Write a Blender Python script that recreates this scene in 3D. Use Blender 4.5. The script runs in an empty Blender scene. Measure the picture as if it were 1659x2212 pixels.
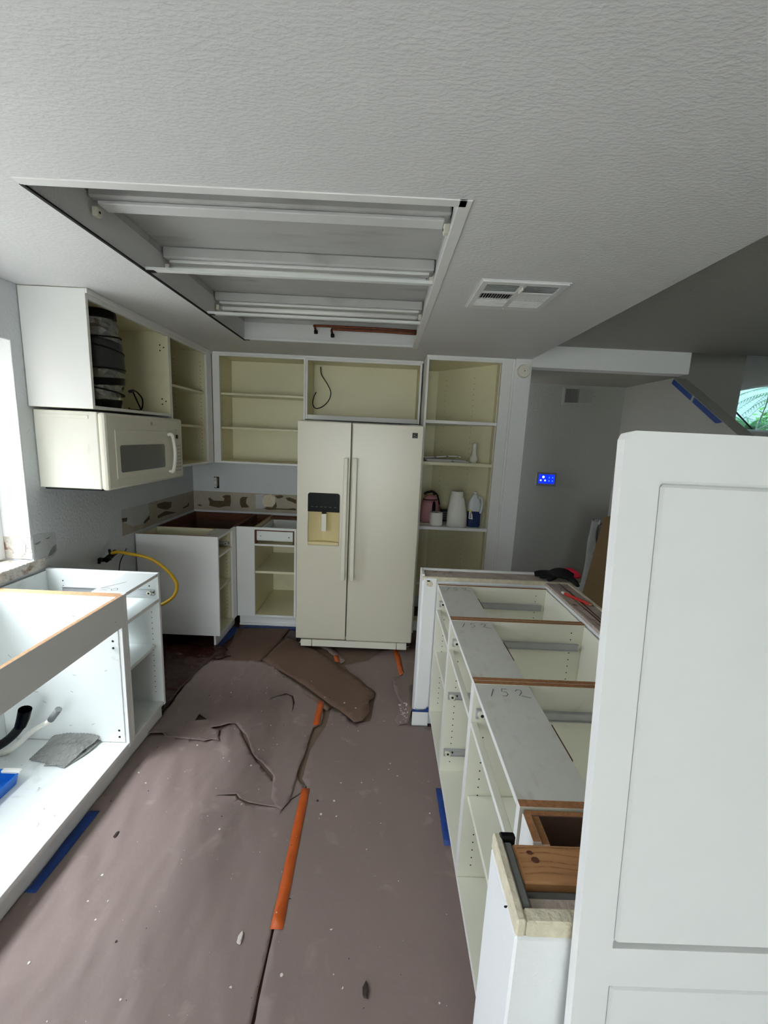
import bpy, bmesh, math, random
from mathutils import Vector, Matrix, noise
from mathutils.geometry import delaunay_2d_cdt
random.seed(7)
SC = bpy.context.scene
COL = SC.collection
# ------------------------------------------------------------------ camera
cam_d = bpy.data.cameras.new('camera'); cam = bpy.data.objects.new('camera', cam_d); COL.objects.link(cam)
cam_d.sensor_fit = 'VERTICAL'; cam_d.sensor_height = 24.0; cam_d.lens = 907.43 * 24.0 / 2212.0
cam_d.clip_start = 0.02; cam_d.clip_end = 300
def cam_matrix(pitch, yaw, roll, loc):
    cp, sp, cy, sy = math.cos(pitch), math.sin(pitch), math.cos(yaw), math.sin(yaw)
    fwd = Vector((sy * cp, cy * cp, -sp)); right = Vector((cy, -sy, 0)); down = fwd.cross(right)
    r = right * math.cos(roll) + down * math.sin(roll); d = -right * math.sin(roll) + down * math.cos(roll)
    m = Matrix.Identity(4)
    for i in range(3): m[i][0], m[i][1], m[i][2], m[i][3] = r[i], -d[i], -fwd[i], loc[i]
    return m
cam.matrix_world = cam_matrix(math.radians(10.0534), math.radians(0.47846), math.radians(-2.6433), (0, 0, 1.66))
SC.camera = cam
# ------------------------------------------------------------------ overcast daylight
world = bpy.data.worlds.new('overcast_sky'); SC.world = world; world.use_nodes = True
wn = world.node_tree.nodes; wl = world.node_tree.links; bg = wn['Background']; bg.inputs[0].default_value = (0.90, 0.95, 1.0, 1)
SKY_ZENITH = 17.0                                           # overcast sky: three times brighter overhead than at the horizon
w_tc = wn.new('ShaderNodeTexCoord'); w_sx = wn.new('ShaderNodeSeparateXYZ'); w_mr = wn.new('ShaderNodeMapRange'); w_mr.clamp = True
w_mr.inputs[1].default_value = 0.0; w_mr.inputs[2].default_value = 1.0; w_mr.inputs[3].default_value = SKY_ZENITH / 3; w_mr.inputs[4].default_value = SKY_ZENITH
wl.new(w_tc.outputs['Generated'], w_sx.inputs[0]); wl.new(w_sx.outputs[2], w_mr.inputs[0]); wl.new(w_mr.outputs[0], bg.inputs[1])
sun_d = bpy.data.lights.new('hazy_sun_offscreen', 'SUN'); sun_d.energy = 6.5; sun_d.angle = math.radians(26); sun_d.color = (0.93, 0.97, 1.0)
sun = bpy.data.objects.new('hazy_sun_offscreen', sun_d); COL.objects.link(sun); sun.location = (-6, -3, 8)
sun.rotation_euler = Vector((0.42, 0.34, -0.80)).to_track_quat('-Z', 'Y').to_euler()   # sun behind thin cloud, left of the house
def portal(name, loc, rot, sx, sy):
    l = bpy.data.lights.new(name, 'AREA'); l.shape = 'RECTANGLE'; l.size = sx; l.size_y = sy; l.cycles.is_portal = True
    o = bpy.data.objects.new(name, l); COL.objects.link(o); o.location = loc; o.rotation_euler = rot
R90 = math.pi / 2
WIN = dict(y0=-0.40, y1=2.12, z0=0.95, z1=2.04)            # window over the sink, in the left wall
PAT = dict(x0=-1.72, x1=0.60, y=-4.4, z0=0.05, z1=2.20)  # glazed patio door in the rear wall, behind the camera
portal('sink_window_offscreen', (-1.99, (WIN['y0'] + WIN['y1']) / 2, (WIN['z0'] + WIN['z1']) / 2), (0, -R90, 0), WIN['z1'] - WIN['z0'], WIN['y1'] - WIN['y0'])
portal('patio_door_offscreen', ((PAT['x0'] + PAT['x1']) / 2, PAT['y'] - 0.13, (PAT['z0'] + PAT['z1']) / 2), (R90, 0, 0), PAT['x1'] - PAT['x0'], PAT['z1'] - PAT['z0'])
portal('arch_window_offscreen', (5.15, 5.72, 2.2), (-R90, 0, 0), 1.5, 0.8)
vs = SC.view_settings; SC.display_settings.display_device = 'sRGB'
vs.view_transform = 'Standard'; vs.look = 'None'; vs.gamma = 1.0; vs.use_curve_mapping = False
vs.exposure = 0.58
SC.cycles.max_bounces = 10; SC.cycles.diffuse_bounces = 6; SC.cycles.glossy_bounces = 4; SC.cycles.transmission_bounces = 6
SC.cycles.sample_clamp_indirect = 8.0; SC.cycles.caustics_reflective = False; SC.cycles.caustics_refractive = False
# ------------------------------------------------------------------ materials
def lin(c):
    return tuple(((v / 255) / 12.92 if v / 255 <= 0.04045 else ((v / 255 + 0.055) / 1.055) ** 2.4) for v in c)
MATS = {}
def mat(name, rgb, rough=0.5, var=0.04, vscale=3.0, bump=0.0, bscale=60.0, bdist=0.002, metal=0.0, stretch=(1, 1, 1), bdetail=3.0,
        ramp=None, stain=None, coat=0.0, spec=0.5, emit=None, trans=0.0, alpha=1.0, rvar=0.0, voronoi=False):
    if name in MATS: return MATS[name]
    m = bpy.data.materials.new(name); m.use_nodes = True; nt = m.node_tree; N = nt.nodes; K = nt.links
    b = N['Principled BSDF']; c = lin(rgb)
    tc = N.new('ShaderNodeTexCoord'); mp = N.new('ShaderNodeMapping'); mp.inputs['Scale'].default_value = stretch
    K.new(tc.outputs['Object'], mp.inputs['Vector'])
    n1 = N.new('ShaderNodeTexNoise'); n1.inputs['Scale'].default_value = vscale; n1.inputs['Detail'].default_value = 5; n1.inputs['Roughness'].default_value = 0.6
    K.new(mp.outputs[0], n1.inputs['Vector'])
    cr = N.new('ShaderNodeValToRGB'); cr.color_ramp.elements[0].position = 0.3; cr.color_ramp.elements[1].position = 0.7
    cr.color_ramp.elements[0].color = (*[max(0, v * (1 - var)) for v in c], 1); cr.color_ramp.elements[1].color = (*[min(1, v * (1 + var)) for v in c], 1)
    K.new(n1.outputs['Fac'], cr.inputs['Fac']); out = cr.outputs['Color']
    if stain:                                              # (rgb, scale, threshold, softness)
        srgb, sscale, th, soft = stain[:4]; sst = stain[4] if len(stain) > 4 else (1, 1, 1)
        mp2 = N.new('ShaderNodeMapping'); mp2.inputs['Scale'].default_value = sst; K.new(tc.outputs['Object'], mp2.inputs['Vector'])
        n2 = N.new('ShaderNodeTexNoise'); n2.inputs['Scale'].default_value = sscale; n2.inputs['Detail'].default_value = 6; n2.inputs['Distortion'].default_value = 0.6
        K.new(mp2.outputs[0], n2.inputs['Vector'])
        r2 = N.new('ShaderNodeValToRGB'); r2.color_ramp.elements[0].position = th; r2.color_ramp.elements[1].position = min(1, th + soft)
        K.new(n2.outputs['Fac'], r2.inputs['Fac'])
        mx = N.new('ShaderNodeMix'); mx.data_type = 'RGBA'; mx.inputs[7].default_value = (*lin(srgb), 1)
        K.new(r2.outputs['Color'], mx.inputs[0]); K.new(out, mx.inputs[6]); out = mx.outputs[2]
    K.new(out, b.inputs['Base Color'])
    b.inputs['Roughness'].default_value = rough; b.inputs['Metallic'].default_value = metal
    b.inputs['Coat Weight'].default_value = coat; b.inputs['Specular IOR Level'].default_value = spec
    b.inputs['Transmission Weight'].default_value = trans; b.inputs['Alpha'].default_value = alpha
    if rvar:
        mr = N.new('ShaderNodeMapRange'); mr.inputs[3].default_value = max(0.02, rough - rvar); mr.inputs[4].default_value = min(1, rough + rvar)
        K.new(n1.outputs['Fac'], mr.inputs[0]); K.new(mr.outputs[0], b.inputs['Roughness'])
    if emit:
        b.inputs['Emission Color'].default_value = (*lin(emit[0]), 1); b.inputs['Emission Strength'].default_value = emit[1]
    if bump:
        if voronoi:
            nb = N.new('ShaderNodeTexVoronoi'); nb.inputs['Scale'].default_value = bscale; h = nb.outputs['Distance']
        else:
            nb = N.new('ShaderNodeTexNoise'); nb.inputs['Scale'].default_value = bscale; nb.inputs['Detail'].default_value = bdetail; h = nb.outputs['Fac']
        K.new(mp.outputs[0], nb.inputs['Vector'])
        if ramp:
            rr = N.new('ShaderNodeMapRange'); rr.interpolation_type = 'SMOOTHSTEP'; rr.inputs[1].default_value = ramp[0]; rr.inputs[2].default_value = ramp[1]
            K.new(h, rr.inputs[0]); h = rr.outputs[0]
        bp = N.new('ShaderNodeBump'); bp.inputs['Strength'].default_value = bump; bp.inputs['Distance'].default_value = bdist
        K.new(h, bp.inputs['Height']); K.new(bp.outputs[0], b.inputs['Normal'])
    MATS[name] = m
    return m
CEIL = mat('ceiling_knockdown_paint', (220, 220, 221), 0.6, 0.015, 2, 0.22, 85, 0.003, ramp=(0.38, 0.68), stretch=(0.7, 1.5, 1))
WALL = mat('grey_wall_paint', (206, 210, 213), 0.6, 0.02, 2, 0.35, 60, 0.003, ramp=(0.45, 0.65))
WHITEWALL = mat('white_wall_paint', (232, 233, 234), 0.6, 0.02, 2, 0.16, 70, 0.003, ramp=(0.45, 0.65))
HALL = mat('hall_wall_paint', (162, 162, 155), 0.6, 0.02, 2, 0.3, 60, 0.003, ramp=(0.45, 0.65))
PAINT = mat('cabinet_white_paint', (233, 233, 232), 0.35, 0.02, 2.5, 0.08, 180, 0.001)
CREAM = mat('cabinet_cream_melamine', (224, 218, 186), 0.38, 0.03, 2.0, 0.05, 200, 0.001, stain=((196, 190, 160), 3, 0.62, 0.25))
MELA = mat('cabinet_white_melamine', (226, 230, 228), 0.3, 0.02, 2.0, 0.04, 200, 0.001, stain=((176, 182, 178), 5, 0.66, 0.12))
ISLE = mat('island_melamine', (229, 228, 213), 0.38, 0.03, 2.0, 0.04, 200, 0.001, stain=((186, 184, 168), 6, 0.66, 0.16))
DUSTY = mat('dusty_rail_melamine', (214, 213, 204), 0.55, 0.04, 8, 0.1, 90, 0.001, stain=((200, 197, 188), 26, 0.54, 0.2, (1, 0.6, 1)))
CHIP = mat('raw_chipboard_edge', (162, 112, 72), 0.85, 0.3, 90, 0.4, 140, 0.002)
CHIPL = mat('light_chipboard_edge', (206, 160, 118), 0.85, 0.22, 90, 0.4, 140, 0.002)
DKCHIP = mat('dark_hardboard_edge', (92, 52, 30), 0.8, 0.2, 60, 0.2, 120, 0.001)
FRIDGE = mat('bisque_textured_enamel', (212, 206, 188), 0.24, 0.015, 2, 0.10, 260, 0.0008, rvar=0.05)
BISQ = mat('bisque_plastic', (224, 221, 205), 0.35, 0.02, 3, 0.05, 220, 0.0006)
BISQ_SIDE = mat('bisque_painted_steel', (224, 223, 212), 0.5, 0.03, 6, 0.12, 160, 0.001, stain=((190, 186, 172), 4, 0.64, 0.2))
TAN = mat('aged_tan_plastic', (214, 198, 148), 0.4, 0.03, 4)
BLACKGL = mat('black_gloss', (4, 5, 6), 0.22, 0.0, 1, spec=0.06)
BLACKPL = mat('black_plastic', (12, 11, 10), 0.5, 0.1, 20, spec=0.25)
BLACKCLOTH = mat('black_cloth', (12, 11, 11), 0.9, 0.2, 40, 0.6, 160, 0.003)
DARKGAP = mat('dark_gap', (16, 15, 14), 0.8, 0.1, 10)
GREYPL = mat('grey_plastic', (120, 124, 124), 0.4, 0.05, 10)
MWGLASS = mat('microwave_window_glass', (116, 117, 112), 0.15, 0.03, 300)
STEEL = mat('zinc_steel', (182, 184, 186), 0.4, 0.06, 30, metal=0.35, rvar=0.1)
WELL = mat('dusty_well_and_channel_shade', (188, 188, 187), 0.6, 0.05, 3, stain=((150, 150, 148), 4, 0.55, 0.25, (0.5, 3, 1)))
WHSTEEL = mat('white_enamel_steel', (225, 226, 226), 0.4, 0.03, 8)
TUBE = mat('fluorescent_tube_glass', (238, 238, 236), 0.25, 0.02, 4)
COPPER = mat('old_copper_pipe', (116, 62, 40), 0.45, 0.3, 30, metal=0.7)
FOIL = mat('crumpled_foil', (150, 150, 146), 0.25, 0.1, 12, 0.7, 22, 0.02, metal=0.9, voronoi=True)
DKFOIL = mat('grey_duct_tape', (62, 64, 64), 0.4, 0.15, 14, 0.5, 26, 0.01, metal=0.3)
PAPER = mat('rosin_floor_paper', (132, 115, 109), 0.62, 0.05, 2.2, 0.25, 45, 0.003, stain=((150, 133, 125), 9, 0.62, 0.12))
CARD = mat('brown_cardboard', (106, 82, 68), 0.75, 0.05, 3, 0.2, 50, 0.002)
WOODFL = mat('dark_wood_floor', (66, 37, 24), 0.35, 0.3, 4, 0.2, 20, 0.002, stretch=(6, 0.6, 1))
PLASTIC = mat('brown_plastic_film', (60, 34, 26), 0.18, 0.3, 5, 0.6, 14, 0.02)
ORANGE = mat('orange_tape', (192, 86, 26), 0.45, 0.08, 30)
BLUE = mat('blue_painters_tape', (20, 58, 128), 0.6, 0.1, 20)
PINE = mat('raw_pine', (176, 128, 84), 0.7, 0.34, 5, 0.2, 30, 0.002, stretch=(0.5, 7, 1))
ROUGHWOOD = mat('weathered_wood_plate', (182, 168, 156), 0.9, 0.18, 16, 0.8, 60, 0.006, stretch=(1, 1, 1), stain=((126, 108, 94), 18, 0.60, 0.1))
DRYWALL = mat('cut_drywall_edge', (214, 204, 180), 0.95, 0.12, 40, 0.8, 70, 0.005)
PLASTER = mat('torn_plaster_patch', (172, 162, 146), 0.9, 0.1, 8, 0.6, 30, 0.006)
GLUE = mat('brown_torn_drywall_paper', (96, 80, 58), 0.95, 0.15, 30, 0.6, 60, 0.004)
SKIM = mat('grey_skim_patch', (188, 190, 190), 0.85, 0.08, 10, 0.5, 40, 0.003)
DUST = mat('rough_dusty_sill', (206, 200, 190), 0.95, 0.2, 25, 1.0, 60, 0.01, stain=((140, 112, 90), 12, 0.58, 0.1))
YELLOW = mat('yellow_gas_hose', (206, 164, 28), 0.4, 0.06, 20)
PENCIL = mat('pencil_graphite', (92, 88, 84), 0.8, 0.1, 50)
HOLE = mat('hole_shade_and_dark_fittings', (30, 28, 24), 0.9, 0.1, 30)  # flat dark colour paints the shade in holes; real dark fittings share it
RAG = mat('grey_woven_rag', (140, 142, 138), 0.95, 0.12, 30, 1.0, 70, 0.006, voronoi=True)
HOSEW = mat('white_ribbed_hose', (226, 224, 214), 0.5, 0.04, 20)
TISSUE = mat('white_tissue_paper', (232, 231, 224), 0.9, 0.02, 10, 0.3, 60, 0.002)
CARDTUBE = mat('brown_card_tube', (110, 90, 70), 0.9, 0.1, 20)
PINK = mat('dusty_pink_vinyl', (172, 118, 124), 0.55, 0.06, 12)
JUGCLR = mat('cloudy_clear_plastic', (206, 212, 214), 0.3, 0.03, 8)
JUGBLUE = mat('navy_washer_fluid', (26, 46, 92), 0.2, 0.05, 8)
LABELW = mat('white_paper_label', (228, 228, 222), 0.6, 0.03, 8)
LABELY = mat('yellow_label_print', (222, 214, 30), 0.6, 0.03, 8)
CERAM = mat('white_ceramic', (228, 226, 216), 0.15, 0.02, 4)
MAG = mat('newsprint', (198, 197, 190), 0.7, 0.06, 10, stain=((70, 68, 66), 22, 0.60, 0.04))
RED = mat('red_fabric', (214, 26, 58), 0.7, 0.08, 30)
REDPAINT = mat('red_pencil_paint', (206, 36, 30), 0.4, 0.05, 20)
BLUETRAY = mat('blue_plastic_tray', (22, 108, 206), 0.35, 0.05, 8)
SCREEN = mat('lit_blue_screen', (10, 30, 220), 0.3, 0.0, 1, emit=((6, 40, 250), 0.9))
ICON = mat('lit_white_icon', (200, 220, 255), 0.3, 0.0, 1, emit=((190, 215, 255), 1.0))
ICONB = mat('lit_light_blue_icon', (60, 140, 255), 0.3, 0.0, 1, emit=((50, 130, 255), 1.0))
BOARD = mat('tan_fibreboard', (122, 98, 66), 0.85, 0.06, 5, 0.1, 60, 0.001)
GREYCL = mat('grey_fabric', (104, 105, 101), 0.9, 0.1, 18, 0.4, 60, 0.004)
CANVAS = mat('pale_canvas', (164, 162, 157), 0.9, 0.06, 18, 0.3, 60, 0.003)
LEAF = mat('palm_leaf', (96, 140, 88), 0.6, 0.2, 3)
LEAF2 = mat('bright_shrub_leaf', (120, 170, 84), 0.6, 0.25, 6)
BARK = mat('palm_bark', (110, 96, 80), 0.9, 0.2, 10)
PALE_BOUNCE = mat('pale_bounce_floor', (214, 210, 202), 0.4, 0.05, 4)
STUCCO = mat('tan_stucco', (150, 140, 128), 0.9, 0.08, 6, 0.4, 40, 0.004)
GROUND = mat('pale_paving', (170, 168, 160), 0.9, 0.1, 3)
FLAKE = mat('pale_debris', (214, 206, 196), 0.8, 0.15, 40)
DARKBIT = mat('dark_debris', (54, 44, 38), 0.9, 0.2, 30)
def glass_mat(name, tint):
    m = bpy.data.materials.new(name); m.use_nodes = True; nt = m.node_tree; N = nt.nodes
    for n in list(N):
        if n.type == 'BSDF_PRINCIPLED': N.remove(n)
    t = N.new('ShaderNodeBsdfTransparent'); t.inputs[0].default_value = (*tint, 1)
    g = N.new('ShaderNodeBsdfGlossy'); g.inputs['Roughness'].default_value = 0.02
    mx = N.new('ShaderNodeMixShader'); mx.inputs[0].default_value = 0.05
    nt.links.new(t.outputs[0], mx.inputs[1]); nt.links.new(g.outputs[0], mx.inputs[2])
    nt.links.new(mx.outputs[0], N['Material Output'].inputs[0])
    return m
GLASS = glass_mat('thin_window_glass', (0.95, 0.97, 0.96))
TINTED = glass_mat('sky_dimming_glass', (0.27, 0.35, 0.36))  # strong tint added to darken the bright sky behind the arch
DIMMED = glass_mat('light_dimming_glass', (0.72, 0.73, 0.74))  # tint added to cut light through the sink window; no screen modelled
# ------------------------------------------------------------------ mesh helpers (all coordinates are metres in the room)
class MB:
    """collects shapes and links them as one mesh object"""
    def __init__(s): s.bm = bmesh.new()
    def _fin(s, faces, m, smooth=False):
        for f in faces: f.material_index = m; f.smooth = smooth
    def box(s, x0, x1, y0, y1, z0, z1, m=0, bev=0.0012, fm=None):
        r = bmesh.ops.create_cube(s.bm, size=1.0); vs_ = r['verts']
        for v in vs_:
            v.co = Vector((x0 + (v.co.x + 0.5) * (x1 - x0), y0 + (v.co.y + 0.5) * (y1 - y0), z0 + (v.co.z + 0.5) * (z1 - z0)))
        fs = list({f for v in vs_ for f in v.link_faces}); s._fin(fs, m)
        if fm:
            ax = {'+x': (1, 0, 0), '-x': (-1, 0, 0), '+y': (0, 1, 0), '-y': (0, -1, 0), '+z': (0, 0, 1), '-z': (0, 0, -1)}
            for f in fs:
                f.normal_update()
                for k, i in fm.items():
                    if f.normal.dot(Vector(ax[k])) > 0.9: f.material_index = i
        b = min(bev, 0.45 * min(abs(x1 - x0), abs(y1 - y0), abs(z1 - z0)))
        if b > 0:
            es = list({e for v in vs_ for e in v.link_edges})
            bmesh.ops.bevel(s.bm, geom=es, offset=b, segments=1, affect='EDGES', profile=0.5)
        return s
    def prism(s, pts, d, m=0, mcap=None):
        """closed polygon of 3-D points, extruded by vector d"""
        d = Vector(d); a = [s.bm.verts.new(Vector(p)) for p in pts]; b = [s.bm.verts.new(Vector(p) + d) for p in pts]; n = len(pts)
        fs = [s.bm.faces.new([a[i], a[(i + 1) % n], b[(i + 1) % n], b[i]]) for i in range(n)]
        caps = [s.bm.faces.new(a[::-1]), s.bm.faces.new(b)]
        s._fin(fs, m); s._fin(caps, m if mcap is None else mcap)
        bmesh.ops.recalc_face_normals(s.bm, faces=fs + caps); return s
    def tube(s, pts, r, seg=10, m=0, cap=True, smooth=True):
        pts = [Vector(p) for p in pts]; n = len(pts); rs = r if isinstance(r, (list, tuple)) else [r] * n
        rings = []; up = None
        for i, p in enumerate(pts):
            t = (pts[min(i + 1, n - 1)] - pts[max(i - 1, 0)]).normalized()
            if up is None: up = t.orthogonal().normalized()
            up = (up - t * up.dot(t)); up = up.normalized() if up.length > 1e-6 else t.orthogonal().normalized()
            w = t.cross(up)
            rings.append([s.bm.verts.new(p + (up * math.cos(a) + w * math.sin(a)) * rs[i]) for a in (2 * math.pi * k / seg for k in range(seg))])
        fs = [s.bm.faces.new([A[k], A[(k + 1) % seg], B[(k + 1) % seg], B[k]]) for A, B in zip(rings, rings[1:]) for k in range(seg)]
        s._fin(fs, m, smooth)
        if cap:
            c = [s.bm.faces.new(rings[0][::-1]), s.bm.faces.new(rings[-1])]; s._fin(c, m)
            fs = fs + c
        bmesh.ops.recalc_face_normals(s.bm, faces=fs); return s
    def lathe(s, prof, c, seg=24, m=0, cap=True, sx=1.0, sy=1.0, smooth=True):
        """profile of (radius, z) pairs about a vertical axis through c"""
        c = Vector(c); rings = []
        for r, z in prof:
            rings.append([s.bm.verts.new(c + Vector((r * sx * math.cos(a), r * sy * math.sin(a), z))) for a in (2 * math.pi * k / seg for k in range(seg))])
        fs = [s.bm.faces.new([A[k], A[(k + 1) % seg], B[(k + 1) % seg], B[k]]) for A, B in zip(rings, rings[1:]) for k in range(seg)]
        s._fin(fs, m, smooth)
        if cap:
            cc = [s.bm.faces.new(rings[0][::-1]), s.bm.faces.new(rings[-1])]; s._fin(cc, m); fs = fs + cc
        bmesh.ops.recalc_face_normals(s.bm, faces=fs); return s
    def disc(s, c, nrm, r, h, seg=10, m=0):
        c = Vector(c); nrm = Vector(nrm).normalized()
        return s.tube([c, c + nrm * h], r, seg, m, True, False)
    def ribbon(s, pts, w, nrm, h=0.0004, m=0):
        """flat stroke along a polyline lying on a surface with normal nrm"""
        nrm = Vector(nrm).normalized(); pts = [Vector(p) + nrm * h for p in pts]; L = []
        for i, p in enumerate(pts):
            t = (pts[min(i + 1, len(pts) - 1)] - pts[max(i - 1, 0)]).normalized(); q = nrm.cross(t).normalized() * (w / 2)
            L.append((s.bm.verts.new(p - q), s.bm.verts.new(p + q)))
        fs = [s.bm.faces.new([a[0], b[0], b[1], a[1]]) for a, b in zip(L, L[1:])]
        s._fin(fs, m)
        for f in fs:
            f.normal_update()
            if f.normal.dot(nrm) < 0: f.normal_flip()
        return s
    def build(s, name, mats, parent=None, bevel=None, smooth_by=None):
        me = bpy.data.meshes.new(name)
        if parent is not None:
            w = Vector(WL[parent.name]); bmesh.ops.translate(s.bm, verts=s.bm.verts, vec=-w)
        s.bm.to_mesh(me); s.bm.free()
        for mt in (mats if isinstance(mats, (list, tuple)) else [mats]): me.materials.append(mt)
        o = bpy.data.objects.new(name, me); COL.objects.link(o)
        if parent is not None:
            o.parent = parent; WL[o.name] = WL[parent.name]
        else: WL[o.name] = (0, 0, 0)
        if bevel:
            bv = o.modifiers.new('bevel', 'BEVEL'); bv.width = bevel; bv.segments = 2; bv.limit_method = 'ANGLE'; bv.angle_limit = math.radians(40)
        return o
WL = {}                                                     # where each parent stands
def tag(o, label, cat, group=None, kind=None):
    o['label'] = label; o['category'] = cat
    if group: o['group'] = group
    if kind: o['kind'] = kind
    return o
def thing(name, loc, label, cat, group=None, kind=None):
    o = bpy.data.objects.new(name, None); COL.objects.link(o); o.location = loc; o.empty_display_size = 0.1
    WL[o.name] = tuple(loc); tag(o, label, cat, group, kind); return o
def one(name, mb, mats, label, cat, group=None, kind=None, bevel=None):
    return tag(mb.build(name, mats, None, bevel), label, cat, group, kind)
def bx(name, parent, mats, *a, **k): return MB().box(*a, **k).build(name, mats, parent)
def stuff(o): o['kind'] = 'stuff'; return o
def struct(name, mb, mats, label, cat='wall', parent=None):
    return one(name, mb, mats, label, cat, None, 'structure')
def smooth_path(pts, n=8):
    """Catmull-Rom through points"""
    P = [Vector(p) for p in pts]; out = []
    for i in range(len(P) - 1):
        a, b, c, d = P[max(i - 1, 0)], P[i], P[i + 1], P[min(i + 2, len(P) - 1)]
        for k in range(n):
            t = k / n
            out.append(0.5 * ((2 * b) + (c - a) * t + (2 * a - 5 * b + 4 * c - d) * t * t + (3 * b - a - 3 * c + d) * t ** 3))
    return out + [P[-1]]
# ================================================================== the setting
ZC, ZL = 2.305, 2.41                                        # kitchen ceiling, living-room ceiling
XW, YB = -1.80, 4.0                                         # left wall face, back wall face
struct('floor', MB().box(-2.0, 6.6, -0.3, 6.0, -0.08, 0.0, bev=0), WOODFL, 'dark brown wood floor showing between the paper sheets', 'floor')
struct('floor_bounce', MB().box(-2.0, 6.6, -4.6, -0.3, -0.08, 0.0, bev=0), PALE_BOUNCE, 'unseen pale floor added behind the camera to bounce light upward', 'floor')  # made pale to reflect light onto the ceiling; never in view
w = MB()
w.box(-2.0, XW, -4.6, WIN['y0'], 0, 2.46, bev=0).box(-2.0, XW, WIN['y1'], 4.15, 0, 2.46, bev=0)
w.box(-2.0, XW, WIN['y0'], WIN['y1'], 0, WIN['z0'] - 0.012, bev=0).box(-2.0, XW, WIN['y0'], WIN['y1'], WIN['z1'], 2.46, bev=0)
wall_left = struct('wall_left', w, WALL, 'pale grey kitchen wall with the window over the sink cabinets')
wall_back = struct('wall_back', MB().box(XW, -1.600, YB, 4.15, 0, 2.46, bev=0).box(-1.552, 1.12, YB, 4.15, 0, 2.46, bev=0).box(-1.600, -1.552, YB, 4.15, 0, 1.110, bev=0).box(-1.600, -1.552, YB, 4.15, 1.220, 2.46, bev=0), WALL, 'pale grey kitchen wall behind the refrigerator')
struct('wall_pantry', MB().box(0.992, 1.12, 3.392, 4.0, 0, ZC, bev=0.003), WHITEWALL, 'narrow white wall end beside the pantry shelves carrying a smoke alarm')
LX0, LX1, LY0, LY1 = -1.035, 0.2, 1.30, 3.2
c = MB()
c.box(-2.0, LX0, -4.6, 4.15, ZC, 2.43, bev=0).box(LX1, 0.39, -4.6, 4.15, ZC, 2.43, bev=0).box(0.702, 1.115, -4.6, 4.15, ZC, 2.43, bev=0).box(0.39, 0.702, -4.6, 1.85, ZC, 2.43, bev=0).box(0.39, 0.702, 2.15, 4.15, ZC, 2.43, bev=0)
c.box(LX0, LX1, -4.6, LY0, ZC, 2.43, bev=0).box(LX0, LX1, LY1, 4.15, ZC, 2.43, bev=0)
struct('ceiling', c, CEIL, 'textured white kitchen ceiling around the open light well', 'ceiling')
lw = thing('ceiling_light_well', (-0.4, 2.2, 2.43), 'recessed white box in the kitchen ceiling holding bare strip lights', 'light well', kind='structure')
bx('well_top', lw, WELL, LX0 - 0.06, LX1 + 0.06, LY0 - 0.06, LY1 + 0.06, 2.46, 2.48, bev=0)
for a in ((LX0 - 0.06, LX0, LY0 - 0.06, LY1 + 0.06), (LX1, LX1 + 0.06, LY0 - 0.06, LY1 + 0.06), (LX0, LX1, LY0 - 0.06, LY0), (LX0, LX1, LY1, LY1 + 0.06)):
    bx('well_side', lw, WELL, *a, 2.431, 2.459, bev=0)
t = thing('trim_light_well', (-0.4, 2.2, ZC), 'flat white trim bordering the light well opening', 'trim', kind='structure')
bx('trim_strip', t, PAINT, LX0, LX1, LY0 - 0.03, LY0 + 0.004, ZC - 0.003, ZC + 0.012)
bx('trim_strip', t, PAINT, LX1 - 0.022, LX1 + 0.014, LY0 - 0.03, LY1, ZC - 0.003, ZC + 0.012)
o = bx('metal_angle', t, DARKGAP, LX0 - 0.003, LX0 + 0.010, LY0, LY1, ZC - 0.004, ZC + 0.002); o['label'] = 'thin dark metal edge'
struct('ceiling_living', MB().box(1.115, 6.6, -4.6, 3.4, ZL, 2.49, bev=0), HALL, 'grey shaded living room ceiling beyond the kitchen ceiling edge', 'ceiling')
struct('trim_header', MB().box(1.12, 2.345, 3.40, 3.52, 2.248, 2.47, bev=0.003), WHITEWALL, 'white boxed header over the hall opening', 'beam')
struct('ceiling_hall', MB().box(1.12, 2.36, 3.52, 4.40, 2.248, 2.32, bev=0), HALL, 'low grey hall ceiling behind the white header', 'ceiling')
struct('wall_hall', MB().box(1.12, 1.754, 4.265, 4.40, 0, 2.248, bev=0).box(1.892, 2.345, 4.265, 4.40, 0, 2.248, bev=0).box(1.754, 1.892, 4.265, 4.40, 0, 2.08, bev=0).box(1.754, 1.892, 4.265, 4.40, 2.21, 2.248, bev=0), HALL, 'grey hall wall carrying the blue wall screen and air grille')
sw = MB()
sw.prism([(2.345, 4.40, 0), (2.345, 4.40, 2.248), (2.345, 3.575, 2.246), (2.345, 1.9, 1.20), (2.345, 1.9, 0)], (0.11, 0, 0))
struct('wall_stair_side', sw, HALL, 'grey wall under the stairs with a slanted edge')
struct('baseboard_hall', MB().box(1.125, 2.34, 4.248, 4.264, 0, 0.10), PAINT, 'white baseboard along the hall wall', 'baseboard')
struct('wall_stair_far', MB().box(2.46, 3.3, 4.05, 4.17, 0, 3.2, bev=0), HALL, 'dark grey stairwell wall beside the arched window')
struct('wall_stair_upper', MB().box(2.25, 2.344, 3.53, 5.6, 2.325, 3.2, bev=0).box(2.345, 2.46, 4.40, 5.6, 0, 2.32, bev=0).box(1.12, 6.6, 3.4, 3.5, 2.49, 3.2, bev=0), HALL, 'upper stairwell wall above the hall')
struct('ceiling_stair', MB().box(2.2, 6.6, 3.4, 5.76, 3.2, 3.28, bev=0), HALL, 'high ceiling over the stairwell', 'ceiling')
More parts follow.
